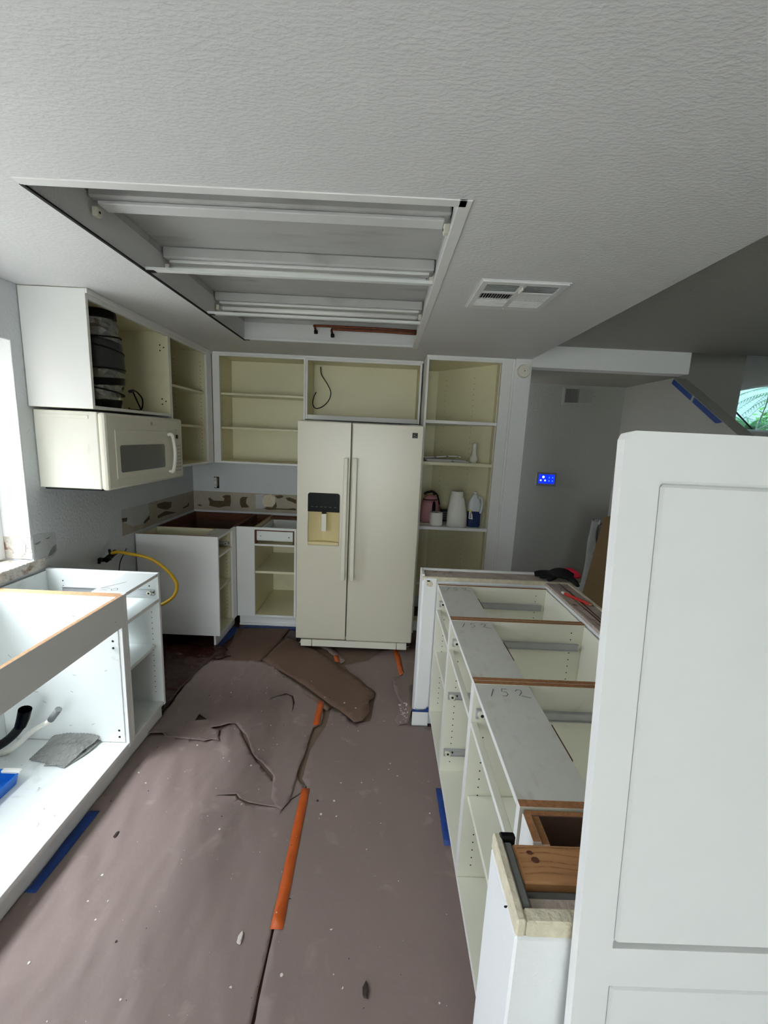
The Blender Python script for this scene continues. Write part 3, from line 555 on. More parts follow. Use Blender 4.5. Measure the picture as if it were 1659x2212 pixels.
scribble(tr, [[(0, 0.0), (0.5, 0.5), (0.9, 0.95)]], (-1.335, 1.935, 0.882), (0.075, 0, 0), (0, 0.10, 0), (0, 0, 1), 0.003)
scribble(tr, [[(0.0, 0.5), (0.25, 0.95), (0.55, 0.7), (0.1, 0.05), (0.55, 0.1)], [(0.9, 0.8), (0.7, 0.45), (0.85, 0.1), (1.15, 0.3), (1.0, 0.75), (0.9, 0.8)]], (-1.33, 1.905, 0.882), (0.075, 0, 0), (0, 0.045, 0), (0, 0, 1), 0.003)
# ---- corner base (left wall, beyond the stove gap)
k = base_box('corner_base_cabinet', (-1.49, 3.45, 0), 'white corner base cabinet with a large blank end panel facing the stove gap')
ep = bx('end_panel', k, [PAINT, CHIP], XW + 0.012, XB, 3.002, 3.020, 0.105, 0.886, fm={'+z': 1})
bx('face_stile', k, PAINT, XB - 0.018, XB, 3.300, 3.384, 0.105, 0.882)
sp = bx('side_panel', k, [CREAM, CHIP], XW + 0.012, XB - 0.019, 3.290, 3.306, 0.105, 0.878, fm={'+z': 1})
bx('bottom_panel', k, [CREAM, PAINT], XW + 0.012, XB - 0.001, 3.0205, 3.2895, 0.105, 0.122, fm={'+x': 1})
tr = bx('top_rail', k, [DUSTY, PAINT], XB - 0.13, XB - 0.0005, 3.0205, 3.2895, 0.864, 0.882, fm={'+x': 1})
bx('mid_rail', k, [CREAM, PAINT], XW + 0.3, XB - 0.0005, 3.0205, 3.2895, 0.720, 0.738, fm={'+x': 1})
bx('shelf', k, CREAM, XW + 0.02, XB - 0.012, 3.021, 3.289, 0.455, 0.472)
bx('back_panel', k, CREAM, XW + 0.0115, XW + 0.018, 3.0205, 3.2895, 0.125, 0.874)
bx('corner_floor', k, DKCHIP, XW + 0.012, XB - 0.02, 3.307, 3.985, 0.105, 0.122)
bx('corner_cleat', k, DKCHIP, XW + 0.012, XW + 0.035, 3.307, 3.985, 0.800, 0.878); bx('corner_cleat', k, DKCHIP, XW + 0.036, -1.187, 3.962, 3.985, 0.800, 0.878); bx('corner_back', k, CARD, XW + 0.012, -1.187, 3.975, 3.985, 0.123, 0.799); bx('corner_back', k, CARD, XW + 0.012, XW + 0.02, 3.307, 3.974, 0.123, 0.799)
bx('corner_brace', k, [DKCHIP, CHIP], -1.222, -1.187, 3.40, 3.961, 0.84, 0.878)
bx('toe_kick', k, PAINT, XB - 0.060, XB - 0.045, 3.03, 3.45, 0.0, 0.104)
holes(sp, pin_column(XB - 0.045, 3.290, 0.18, 0.84), (0, -1, 0)); runner(sp, -1.70, XB - 0.02, 3.290, 0.765, -1, XB - 0.045)
scribble(tr, [[(0, 0), (0.5, 0.9), (0.55, 0.4), (1.4, 1.3)]], (XB - 0.12, 3.03, 0.882), (0.05, 0, 0), (0, 0.08, 0), (0, 0, 1), 0.004)
# ---- base left of the refrigerator
YF = 3.386
b = base_box('drawer_base_cabinet', (-0.93, 3.69, 0), 'white base cabinet left of the refrigerator with a frontless drawer box')
bx('filler_panel', b, PAINT, -1.183, -1.033, YF, YF + 0.018, 0.105, 0.884)
bx('side_panel', b, [CREAM, CHIP], -1.052, -1.034, YF + 0.019, YB - 0.012, 0.105, 0.878, fm={'+z': 1})
bx('side_panel', b, [CREAM, PAINT], -0.704, -0.686, YF, YB - 0.012, 0.105, 0.884, fm={'-y': 1, '+z': 1})
bx('bottom_panel', b, [CREAM, PAINT], -1.0325, -0.705, YF, YB - 0.012, 0.100, 0.120, fm={'-y': 1})
bx('face_rail', b, PAINT, -1.0325, -0.705, YF, YF + 0.019, 0.864, 0.884); bx('mid_rail', b, [CREAM, PAINT], -1.0325, -0.705, YF, YF + 0.10, 0.728, 0.744, fm={'-y': 1})
bx('back_panel', b, CREAM, -1.033, -0.705, YB - 0.0185, YB - 0.0125, 0.121, 0.876)
bx('shelf', b, CREAM, -1.0325, -0.7055, YF + 0.012, YB - 0.02, 0.486, 0.506)
bx('back_rail', b, DKCHIP, -1.033, -0.705, 3.88, 3.975, 0.858, 0.876)
bx('corner_cleat', b, DKCHIP, -1.182, -1.055, 3.962, 3.985, 0.800, 0.878); bx('corner_back', b, CARD, -1.182, -1.055, 3.975, 3.985, 0.123, 0.799)
bx('toe_kick', b, PAINT, -1.182, -0.69, YF + 0.055, YF + 0.070, 0.0, 0.099); bx('shoe_mould', b, PAINT, -1.182, -0.69, YF + 0.038, YF + 0.0545, 0.0, 0.022, bev=0.005)
dr = MB().box(-1.018, -0.718, YF + 0.012, YF + 0.027, 0.772, 0.852).box(-1.018, -1.004, YF + 0.0275, 3.90, 0.772, 0.852).box(-0.732, -0.718, YF + 0.0275, 3.90, 0.772, 0.852).box(-1.003, -0.733, 3.886, 3.90, 0.772, 0.852).box(-1.003, -0.733, YF + 0.0275, 3.885, 0.776, 0.780).build('drawer_box', [MELA], b)
MB().disc((-0.985, YF + 0.012, 0.81), (0, -1, 0), 0.004, 0.001).disc((-0.75, YF + 0.012, 0.805), (0, -1, 0), 0.005, 0.001).build('screw_hole', HOLE, dr)
MB().box(-1.032, -0.7055, YF + 0.006, YF + 0.030, 0.8535, 0.8635).box(-1.0325, -1.0195, YF + 0.006, YF + 0.03, 0.7455, 0.853).box(-0.7165, -0.7055, YF + 0.006, YF + 0.03, 0.7455, 0.853).build('raw_frame', DKCHIP, b)
# ---- island cabinets
XI = 0.333
XE = 0.930
def island(y0, y1, label, wheels, shelves, far=True):
    c = base_box('island_cabinet', ((XI + XE) / 2, (y0 + y1) / 2, 0), label); c['group'] = 'island base cabinets'
    t = 0.019
    s0 = bx('side_panel', c, [ISLE, CHIP, PAINT], XI, XE, y0, y0 + t, 0.10, 0.880, bev=0.0003, fm={'+z': 1, '-x': 2})
    s1 = bx('side_panel', c, [ISLE, CHIP, PAINT], XI, XE, y1 - t, y1, 0.10, 0.880, bev=0.0003, fm={'+z': 1, '-x': 2})
    ya, yb = y0 + t + 0.0005, y1 - t - 0.0005
    bx('bottom_panel', c, [ISLE, PAINT], XI, XE - 0.007, ya, yb, 0.100, 0.120, fm={'-x': 1})
    bx('back_panel', c, [ISLE, CHIP], XE - 0.0065, XE, ya, yb, 0.12, 0.876)
    tr = bx('top_rail', c, [DUSTY, PAINT], XI, 0.512, ya, yb, 0.862, 0.878, fm={'-x': 1})
    bx('mid_rail', c, [ISLE, PAINT], XI, XI + 0.02, ya, yb, 0.722, 0.738, fm={'-x': 1})
    bx('toe_kick', c, PAINT, XI + 0.055, XI + 0.071, y0, y1, 0.0, 0.099)
    for z in shelves: bx('shelf', c, ISLE, XI + 0.012, XE - 0.0075, ya + 0.001, yb - 0.001, z, z + 0.018)
    for z in wheels: runner(s1, XI + 0.012, 0.905, y1 - t, z, -1, XI + 0.030)
    holes(s1, pin_column(XI + 0.045, y1 - t, 0.17, 0.70) + pin_column(0.872, y1 - t, 0.17, 0.86), (0, -1, 0))
    scribble(tr, [D1, D5, D2], (0.372, y1 - t - 0.065, 0.878), (0.052, 0, 0), (0, 0.045, 0), (0, 0, 1), 0.0026)
    MB().prism([(0.5125, ya + (yb - ya) * 0.28, 0.866), (0.5125, ya + (yb - ya) * 0.58, 0.866), (0.5145, ya + (yb - ya) * 0.58, 0.866), (0.5145, ya + (yb - ya) * 0.28, 0.866)], (0, 0, 0.0125)).build('chipped_edge', DKCHIP, tr)
    return c
island(1.7655, 2.207, 'island base cabinet at the half wall end below the black glove', (0.776,), (0.470,))
island(1.2785, 1.7645, 'middle island base cabinet with three drawer runners', (0.776, 0.515, 0.225), ())
island(0.7915, 1.2775, 'island base cabinet next to the pine topped half wall', (0.776,), (0.440,))
fl = thing('filler_box', (0.6, 0.75, 0), 'narrow dark cabinet gap with brown edges behind the pine topped half wall', 'cabinet filler')
bx('back_board', fl, [CARD, CHIP], XI + 0.008, 0.93, 0.776, 0.790, 0.10, 0.874, fm={'+z': 1})
bx('front_board', fl, [PAINT, CHIP], XI, XI + 0.018, 0.7095, 0.7755, 0.10, 0.880, fm={'+z': 1})
bx('side_board', fl, [ISLE, CHIP], XI + 0.0185, XI + 0.036, 0.7095, 0.7755, 0.10, 0.874, fm={'+z': 1, '+x': 1})
# ================================================================== refrigerator
YD = 3.0
fr = thing('refrigerator', (-0.165, 3.4, 0), 'bisque side-by-side refrigerator with long handles and a black topped dispenser', 'refrigerator')
bx('body', fr, FRIDGE, -0.598, 0.272, 3.064, 3.80, 0.045, 1.738, bev=0.006)
bx('hinge_cover', fr, BISQ, -0.59, -0.50, 3.02, 3.12, 1.739, 1.756, bev=0.004); bx('hinge_cover', fr, BISQ, 0.175, 0.265, 3.02, 3.12, 1.739, 1.756, bev=0.004)
def panel_with_hole(x0, x1, y0, y1, z0, z1, hx0, hx1, hz0, hz1, depth):
    m = MB(); V = m.bm.verts.new; F = m.bm.faces.new
    o_ = [V((x0, y0, z0)), V((x1, y0, z0)), V((x1, y0, z1)), V((x0, y0, z1))]; k_ = [V((x0, y1, z0)), V((x1, y1, z0)), V((x1, y1, z1)), V((x0, y1, z1))]
    h = [V((hx0, y0, hz0)), V((hx1, y0, hz0)), V((hx1, y0, hz1)), V((hx0, y0, hz1))]; r = [V((hx0, y0 + depth, hz0)), V((hx1, y0 + depth, hz0)), V((hx1, y0 + depth, hz1)), V((hx0, y0 + depth, hz1))]
    for i in range(4):
        j = (i + 1) % 4
        F([o_[i], o_[j], h[j], h[i]]); F([h[i], h[j], r[j], r[i]]); F([o_[j], o_[i], k_[i], k_[j]])
    F(r); F(k_[::-1]); bmesh.ops.recalc_face_normals(m.bm, faces=m.bm.faces[:]); return m
dl = panel_with_hole(-0.606, -0.231, YD, 3.062, 0.118, 1.753, -0.525, -0.299, 0.860, 1.108, 0.058).build('freezer_door', FRIDGE, fr, bevel=0.007)
drr = bx('fridge_door', fr, FRIDGE, -0.222, 0.280, YD, 3.062, 0.112, 1.752, bev=0.007)
bx('door_gasket', fr, GREYPL, -0.2305, -0.2225, 3.045, 3.063, 0.12, 1.74, bev=0)
def handle(x0, x1, parent):
    m = MB(); n = 14; rings = []
    for i in range(n + 1):
        z = 0.612 + (1.505 - 0.612) * i / n; u = 2 * i / n - 1; y = 2.938 + 0.016 * abs(u) ** 3
        rings.append([m.bm.verts.new(c) for c in ((x0 + 0.003, y, z), (x1 - 0.003, y, z), (x1, y + 0.004, z), (x1 - 0.003, y + 0.018, z), (x0 + 0.003, y + 0.018, z), (x0, y + 0.004, z))])
    for A, B in zip(rings, rings[1:]):
        for q in range(6): m.bm.faces.new([A[q], A[(q + 1) % 6], B[(q + 1) % 6], B[q]])
    m.bm.faces.new(rings[0][::-1]); m.bm.faces.new(rings[-1]); bmesh.ops.recalc_face_normals(m.bm, faces=m.bm.faces[:])
    h = m.build('handle', BISQ, parent)
    MB().box(x0 + 0.006, x1 - 0.006, 2.965, YD - 0.0003, 0.622, 0.665, bev=0.003).build('handle_mount', BISQ, h)
    MB().box(x0 + 0.006, x1 - 0.006, 2.965, YD - 0.0003, 1.450, 1.495, bev=0.003).build('handle_mount', BISQ, h)
handle(-0.272, -0.243, dl); handle(-0.207, -0.178, drr)
def rounded(x0, x1, z0, z1, r, y, corners=(1, 1, 1, 1), n=6):
    """outline of a rounded rectangle in the xz plane, corners: bl br tr tl"""
    pts = []
    for c, (cx, cz, a0) in zip(corners, ((x0 + r, z0 + r, math.pi), (x1 - r, z0 + r, 1.5 * math.pi), (x1 - r, z1 - r, 0), (x0 + r, z1 - r, 0.5 * math.pi))):
        if c:
            for k in range(n + 1): pts.append((cx + r * math.cos(a0 + k * R90 / n), y, cz + r * math.sin(a0 + k * R90 / n)))
        else:
            pts.append((x0 if cx < (x0 + x1) / 2 else x1, y, z0 if cz < (z0 + z1) / 2 else z1))
    return pts
dp = MB().prism(rounded(-0.527, -0.297, 1.109, 1.247, 0.018, YD - 0.0004, (0, 0, 1, 1)), (0, -0.004, 0)).build('dispenser_display', BLACKGL, fr)
icons = MB()
for k, x in enumerate((-0.495, -0.462, -0.430, -0.400, -0.365, -0.330)): icons.box(x - 0.009, x + 0.009, YD - 0.0052, YD - 0.0046, 1.1445, 1.1465, bev=0)
icons.build('button_print', GREYPL, dp)
rc = MB(); n = 12; ra = []; rb = []
for i in range(n + 1):
    x = -0.5235 + 0.223 * i / n; y = YD + 0.012 + 0.043 * math.sin(math.pi * i / n)
    ra.append(rc.bm.verts.new((x, y, 0.884))); rb.append(rc.bm.verts.new((x, y, 1.106)))
for i in range(n): f = rc.bm.faces.new([ra[i], ra[i + 1], rb[i + 1], rb[i]]); f.smooth = True
rc.build('dispenser_recess', TAN, fr)
MB().prism([(-0.5235, YD - 0.002, 0.862), (-0.3005, YD - 0.002, 0.862), (-0.3005, YD + 0.0115, 0.862)] + [(-0.3005 - 0.223 * i / 12, YD + 0.0115 + 0.043 * math.sin(math.pi * i / 12), 0.862) for i in range(1, 12)] + [(-0.5235, YD + 0.0115, 0.862)], (0, 0, 0.022)).build('drip_tray', TAN, fr)
bx('dispenser_paddle', fr, BISQ, -0.430, -0.392, YD + 0.010, YD + 0.022, 0.962, 1.092, bev=0.003)
bx('paddle_stem', fr, BLACKPL, -0.428, -0.394, YD + 0.012, YD + 0.03, 1.0925, 1.105, bev=0.002)
bd = bx('badge', fr, BLACKPL, 0.200, 0.237, YD - 0.0022, YD - 0.0004, 1.664, 1.701, bev=0.0005)
sb = MB()
for a, b_ in (((0.206, 1.693), (0.231, 1.693)), ((0.206, 1.684), (0.218, 1.684)), ((0.206, 1.676), (0.219, 1.682)), ((0.219, 1.682), (0.231, 1.676)), ((0.206, 1.669), (0.231, 1.669))):
    sb.ribbon([(a[0], YD - 0.0022, a[1]), (b_[0], YD - 0.0022, b_[1])], 0.003, (0, -1, 0), 0.0004)
sb.build('badge_print', GREYPL, bd)
for x0, x1 in ((-0.57, -0.4875), (-0.4835, 0.1655), (0.1695, 0.245)): bx('kick_grille', fr, BISQ, x0, x1, 3.012, 3.05, 0.050, 0.104, bev=0.002)
for x in (-0.59, 0.255): bx('hinge_foot', fr, BLACKPL, x - 0.012, x + 0.012, 3.02, 3.06, 0.075, 0.111, bev=0.002)
for x, y in ((-0.54, 3.26), (0.22, 3.26), (-0.54, 3.75), (0.22, 3.75)): MB().lathe([(0.02, 0.0), (0.02, 0.046)], (x, y, 0), 10).build('foot', BLACKPL, fr)
# ================================================================== microwave
mw = thing('microwave_oven', (-1.6, 2.6, 1.315), 'bisque over-the-range microwave with a curved door handle', 'microwave')
XM = -1.432
bx('body', mw, BISQ_SIDE, XW + 0.003, XM - 0.043, 2.203, 2.972, 1.322, 1.722, bev=0.003)
bx('door_neck', mw, BISQ_SIDE, XM - 0.044, XM - 0.038, 2.213, 2.962, 1.332, 1.712, bev=0)
bx('underside_vent', mw, BLACKPL, XW + 0.02, XM - 0.05, 2.215, 2.96, 1.312, 1.3215)
bx('side_emboss', mw, BISQ_SIDE, XW + 0.035, XM - 0.085, 2.2005, 2.2035, 1.685, 1.703, bev=0.0008)
dm = MB().box(XM - 0.0385, XM, 2.198, 3.038, 1.316, 1.721, bev=0).build('door', BISQ, mw, bevel=0.014)
fp = MB().box(XM + 0.0004, XM + 0.0045, 2.272, 2.900, 1.372, 1.636, bev=0.0015).build('window_surround', BISQ, dm)
gw = MB().prism([(XM + 0.0047, y, z) for y, z in ((2.305, 1.412), (2.315, 1.404), (2.765, 1.404), (2.775, 1.412), (2.775, 1.545), (2.765, 1.553), (2.315, 1.553), (2.305, 1.545))], (0.001, 0, 0)).build('window_glass', MWGLASS, dm)
h = MB().tube(smooth_path([(XM + 0.006, 2.825, 1.612), (XM + 0.028, 2.825, 1.615), (XM + 0.034, 2.838, 1.58), (XM + 0.038, 2.846, 1.495), (XM + 0.034, 2.838, 1.41), (XM + 0.028, 2.825, 1.372), (XM + 0.006, 2.825, 1.375)], 6), 0.012, 10).build('door_handle', CERAM, dm)
cp = MB().box(XM + 0.0004, XM + 0.0035, 2.912, 3.018, 1.340, 1.650, bev=0.0015).build('control_panel', BISQ, mw)
bx('clock_display', cp, BLACKGL, XM + 0.0037, XM + 0.0052, 2.932, 2.962, 1.588, 1.612, bev=0.0008)
kk = MB()
for r in range(8):
    for q in range(3): kk.box(XM + 0.0036, XM + 0.0042, 2.926 + 0.026 * q, 2.942 + 0.026 * q, 1.365 + 0.024 * r, 1.375 + 0.024 * r, bev=0)
stuff(kk.build('keypad_print', mat('keypad_grey', (176, 174, 164), 0.5), cp))
lg = MB().disc((XM + 0.0004, 2.64, 1.679), (1, 0, 0), 0.011, 0.0015, 20).build('logo_badge', GREYPL, dm)
MB().tube([(XM + 0.0022, 2.64 + 0.008 * math.cos(a), 1.679 + 0.008 * math.sin(a)) for a in (2 * math.pi * q / 16 for q in range(17))], 0.0008, 5, cap=False).ribbon(smooth_path([(XM + 0.002, 2.636, 1.676), (XM + 0.002, 2.639, 1.683), (XM + 0.002, 2.641, 1.675), (XM + 0.002, 2.645, 1.682)], 4), 0.0012, (1, 0, 0), 0.0003).build('logo_script', CERAM, lg)
# ================================================================== duct and cord above the microwave
dc = thing('exhaust_duct', (-1.645, 2.50, 1.752), 'foil exhaust duct wrapped in dark tape inside the cabinet over the microwave', 'duct')
def duct_c(z):
    u = (z - 1.756) / 0.52; return (-1.645, 2.50 + 0.02 * math.sin(math.pi * u), z)
def duct_r(z):
    u = (z - 1.756) / 0.52; return 0.098 + 0.022 * math.sin(math.pi * min(1, u * 1.1)) + 0.003 * noise.noise(Vector((z * 30, 0, 0)))
zs = [1.756 + 0.52 * i / 34 for i in range(35)]
def ring_tube(z0, z1, extra, name, m, tilt=0.0, n=5, rough=0.0):
    b = MB(); seg = 32; rings = []
    for i in range(n + 1):
        z = z0 + (z1 - z0) * i / n; c = Vector(duct_c(z)); r = duct_r(z) + extra; ring = []
        for q in range(seg):
            a = 2 * math.pi * q / seg
            rr = r + rough * noise.noise(Vector((math.cos(a) * 3, math.sin(a) * 3, z * 22)))
            ring.append(b.bm.verts.new(c + Vector((rr * math.cos(a), rr * math.sin(a), tilt * math.sin(a + 0.6)))))
        rings.append(ring)
    for A, B in zip(rings, rings[1:]):
        for q in range(seg): f = b.bm.faces.new([A[q], A[(q + 1) % seg], B[(q + 1) % seg], B[q]]); f.smooth = True
    b.bm.faces.new(rings[0][::-1]); b.bm.faces.new(rings[-1])
    return b.build(name, m, dc)
ring_tube(1.76, 2.276, 0.0, 'foil_sleeve', FOIL, 0, 34, 0.008)
ring_tube(2.235, 2.278, 0.006, 'collar', BLACKPL, 0.006)
ring_tube(1.755, 1.800, 0.004, 'collar', BLACKPL, 0.004)
ring_tube(1.965, 2.125, 0.004, 'tape_wrap', DKFOIL, -0.012, 8, 0.005)
ring_tube(1.880, 1.920, 0.006, 'tape_band', BLACKPL, 0.010)
for z, tl in ((2.135, 0.012), (2.075, -0.02), (1.967, 0.004), (1.845, -0.02)): ring_tube(z, z + 0.008, 0.008, 'wire_tie', BLACKPL, tl, 2)
pc = (MB().tube(smooth_path([(-1.53, 2.60, 1.862), (-1.55, 2.665, 1.872), (-1.58, 2.76, 1.872), (-1.59, 2.835, 1.835), (-1.59, 2.825, 1.775), (-1.58, 2.75, 1.760), (-1.57, 2.66, 1.760), (-1.54, 2.60, 1.763)]), 0.0045, 8).tube(smooth_path([(-1.555, 2.67, 1.870), (-1.57, 2.74, 1.815), (-1.575, 2.79, 1.764)]), 0.0045, 8).tube([(-1.525, 2.59, 1.86), (-1.555, 2.68, 1.873)], 0.009, 8)).build('power_cord', BLACKPL, mw); pc['label'] = 'looped black power cord beside the duct'
# ================================================================== ceiling lights, pipes, vent, alarm
def strip_light(y, label, tube, wear):
    r = thing('strip_light', (-0.42, y, 2.46), label, 'light', 'strip lights in the light well')
    x0, x1 = -1.03, 0.195
    bx('channel', r, WELL, x0, x1, y - 0.042, y + 0.042, 2.412, 2.4595, bev=0.006)  # greyer than the cover: paints in shading contrast behind the tube
    bx('channel_cover', r, WHSTEEL, x0 + 0.02, x1 - 0.02, y - 0.024, y + 0.036, 2.398, 2.4115, bev=0.003)
    for x in (x0 + 0.012, x1 - 0.012):
        sck = bx('tube_socket', r, BISQ, x - 0.010, x + 0.010, y - 0.030, y - 0.004, 2.360, 2.3898, bev=0.003)
        MB().disc((x, y - 0.0165, 2.374), (1 if x < 0 else -1, 0, 0), 0.004, 0.012).build('socket_slot', BLACKPL, sck)
    if tube:
        MB().tube([(x0 + 0.024, y - 0.016, 2.373), (x1 - 0.024, y - 0.016, 2.373)], 0.013, 12).build('tube_lamp', TUBE, r)
        for x in (x0 + 0.030, x1 - 0.030): MB().tube([(x - 0.007, y - 0.016, 2.373), (x + 0.007, y - 0.016, 2.373)], 0.0136, 12).build('lamp_cap', STEEL, r)
strip_light(1.615, 'bare strip light without a tube at the near lip of the light well', False, 1)
strip_light(2.10, 'tube strip light in the middle of the light well', True, 0)
strip_light(2.69, 'tube strip light next to the copper pipes', True, 0)
for y, lab in ((1.915, 'white metal cross bar below the middle strip light'), (2.545, 'white metal cross bar below the strip light by the copper pipes'), (3.178, 'white metal cross bar at the far lip of the light well')):
    r = thing('cross_bar', (-0.42, y, ZC), lab, 'ceiling bar', 'ceiling grid bars')
    MB().box(LX0 + 0.002, LX1 - 0.024, y - 0.012, y + 0.012, ZC - 0.002, ZC + 0.001, bev=0).box(LX0 + 0.002, LX1 - 0.024, y - 0.0015, y + 0.0015, ZC + 0.001, ZC + 0.014, bev=0).build('tee_bar', WHSTEEL, r)
    bx('end_bracket', r, BLACKPL, LX0 + 0.0025, LX0 + 0.045, y - 0.014, y + 0.014, ZC - 0.0035, ZC - 0.0022, bev=0)
for y0, z0, xe, lab in ((3.125, 2.408, -0.515, 'longer copper pipe with an elbow in the light well'), (3.10, 2.384, -0.395, 'shorter copper pipe with an elbow in the light well')):
    r = thing('copper_pipe', ((xe + LX1) / 2, y0, z0), lab, 'pipe', 'copper pipes')
    MB().tube(smooth_path([(LX1 - 0.004, y0, z0 - 0.004), (-0.1, y0, z0), (xe + 0.03, y0, z0), (xe, y0 - 0.004, z0 - 0.006), (xe + 0.006, y0 - 0.01, z0 - 0.035)], 6), 0.0085, 10).build('pipe', COPPER, r)
    MB().tube([(xe + 0.006, y0 - 0.010, z0 - 0.034), (xe + 0.008, y0 - 0.012, z0 - 0.054)], 0.0135, 10).build('pipe_cap', BLACKPL, r)
# supply register in the ceiling
vt = thing('ceiling_vent', (0.545, 2.0, ZC), 'square white supply register in the kitchen ceiling with three slot rows', 'vent')
VX0, VX1, VY0, VY1 = 0.365, 0.727, 1.82, 2.185
fz0, fz1 = ZC - 0.012, ZC - 0.0005
MB().box(VX0, VX1, VY0, VY0 + 0.03, fz1 - 0.003, fz1, bev=0).box(VX0, VX1, VY1 - 0.03, VY1, fz1 - 0.003, fz1, bev=0).box(VX0, VX0 + 0.026, VY0 + 0.03, VY1 - 0.03, fz1 - 0.003, fz1, bev=0).box(VX1 - 0.026, VX1, VY0 + 0.03, VY1 - 0.03, fz1 - 0.003, fz1, bev=0).build('rim', WHSTEEL, vt)
ix0, ix1 = VX0 + 0.03, VX1 - 0.03; xm = 0.546
pz0, pz1 = fz0 + 0.003, fz1 - 0.003
fp_ = MB().box(VX0 + 0.006, ix0, VY0 + 0.006, VY1 - 0.006, pz0, pz1, bev=0).box(ix1, VX1 - 0.006, VY0 + 0.006, VY1 - 0.006, pz0, pz1, bev=0).box(xm - 0.012, xm + 0.012, VY0 + 0.006, VY1 - 0.006, pz0, pz1, bev=0)
for a, b_ in ((VY0 + 0.006, VY0 + 0.035), (VY0 + 0.125, VY0 + 0.142), (VY0 + 0.215, VY1 - 0.006)): fp_.box(ix0, xm - 0.012, a, b_, pz0, pz1, bev=0).box(xm + 0.012, ix1, a, b_, pz0, pz1, bev=0)
fp_.build('face_plate', WHSTEEL, vt)
MB().box(0.3905, 0.393, 1.8505, 2.1495, ZC + 0.001, 2.435, bev=0).box(0.699, 0.7015, 1.8505, 2.1495, ZC + 0.001, 2.435, bev=0).box(0.393, 0.699, 1.8505, 1.853, ZC + 0.001, 2.435, bev=0).box(0.393, 0.699, 2.147, 2.1495, ZC + 0.001, 2.435, bev=0).box(0.3905, 0.7015, 1.8505, 2.1495, 2.435, 2.438, bev=0).build('duct_boot', GREYPL, vt)
for x0, x1 in ((ix0, xm - 0.012), (xm + 0.012, ix1)):
    for k in range(6):
        y = VY0 + 0.038 + 0.0148 * k
        MB().prism([(x0, y, pz0), (x0, y + 0.010, pz0 + 0.0045), (x0, y + 0.010, pz0 + 0.006), (x0, y, pz0 + 0.0015)], (x1 - x0, 0, 0)).build('louvre', WHSTEEL, vt)
    left = x0 < xm - 0.02
    for k in range(12):
        x = x0 + (x1 - x0) * (k + 0.2) / 12
        q = [(x, pz0), (x + 0.004, pz0 + 0.0055), (x + 0.0055, pz0 + 0.0055), (x + 0.0015, pz0)] if left else [(x, pz0 + 0.0055), (x + 0.0085, pz0), (x + 0.0100, pz0), (x + 0.0015, pz0 + 0.0055)]
        MB().prism([(u_, VY0 + 0.142, v_) for u_, v_ in q], (0, 0.073, 0)).build('louvre', WHSTEEL, vt)
    for k in range(6):
        y = VY0 + 0.230 + 0.0145 * k
        MB().prism([(x0, y, pz0), (x0, y + 0.014, pz0), (x0, y + 0.002, pz0 - 0.002)], (x1 - x0, 0, 0)).build('louvre', WHSTEEL, vt)
MB().disc((xm, VY0 + 0.02, fz0 + 0.003), (0, 0, -1), 0.004, 0.003, 10).disc((xm, VY1 - 0.02, fz0 + 0.003), (0, 0, -1), 0.004, 0.003, 10).build('screw', CERAM, vt)
bx('damper_lever', vt, CERAM, xm - 0.003, xm + 0.003, VY0 + 0.05, VY0 + 0.10, fz0 - 0.010, fz0 + 0.0028, bev=0.001)
sd = thing('smoke_alarm', (1.057, 3.392, 2.212), 'round white smoke alarm high on the wall end by the pantry', 'smoke alarm')
def disc_y(name, r0, r1, y0, y1, mt, par, seg=28):
    b = MB(); c = Vector((1.057, 0, 2.212)); b.tube([c + Vector((0, y0, 0)), c + Vector((0, y1, 0))], [r0, r1], seg); return b.build(name, mt, par)
disc_y('base_ring', 0.052, 0.052, 3.3915, 3.380, BISQ, sd); disc_y('cover', 0.049, 0.044, 3.3798, 3.362, CERAM, sd)
MB().disc((1.057, 3.3622, 2.212), (0, -1, 0), 0.004, 0.0015).build('test_button', HOLE, sd)
MB().disc((1.035, 3.3700, 2.180), (0, -1, 0), 0.003, 0.0015).build('indicator', HOLE, sd)
# ================================================================== wall fittings
ot = thing('power_outlet', (-1.576, 4.0, 1.165), 'bare duplex outlet in a dark wall cutout below the upper cabinet', 'outlet')
MB().box(-1.5995, -1.597, YB + 0.002, 4.06, 1.1105, 1.2195, bev=0).box(-1.555, -1.5525, YB + 0.002, 4.06, 1.1105, 1.2195, bev=0).box(-1.597, -1.555, YB + 0.002, 4.06, 1.1105, 1.113, bev=0).box(-1.597, -1.555, YB + 0.002, 4.06, 1.217, 1.2195, bev=0).box(-1.5995, -1.5525, 4.06, 4.063, 1.1105, 1.2195, bev=0).build('outlet_box', BLACKPL, ot)
yk = MB().prism(rounded(-1.594, -1.570, 1.120, 1.212, 0.010, YB + 0.030), (0, -0.0444, 0)).build('receptacle', CERAM, ot)
sl = MB()
for z in (1.142, 1.190):
    sl.box(-1.590, -1.587, YB - 0.0150, YB - 0.0146, z - 0.007, z + 0.007, bev=0).box(-1.578, -1.575, YB - 0.0150, YB - 0.0146, z - 0.007, z + 0.007, bev=0)
sl.build('slots', HOLE, yk)
MB().box(-1.588, -1.576, YB - 0.004, YB - 0.0005, 1.2115, 1.228).box(-1.588, -1.576, YB - 0.004, YB - 0.0005, 1.102, 1.1205).build('yoke_ear', STEEL, ot)
th = thing('wall_control_screen', (1.66, 4.265, 1.32), 'small wall control panel with a lit blue touch screen in the hall', 'wall screen')
MB().prism(rounded(1.562, 1.762, 1.249, 1.386, 0.012, 4.2645), (0, -0.018, 0)).build('housing', GREYPL, th)
scn = bx('screen', th, SCREEN, 1.584, 1.744, 4.2445, 4.2462, 1.274, 1.366, bev=0)
ic = MB()
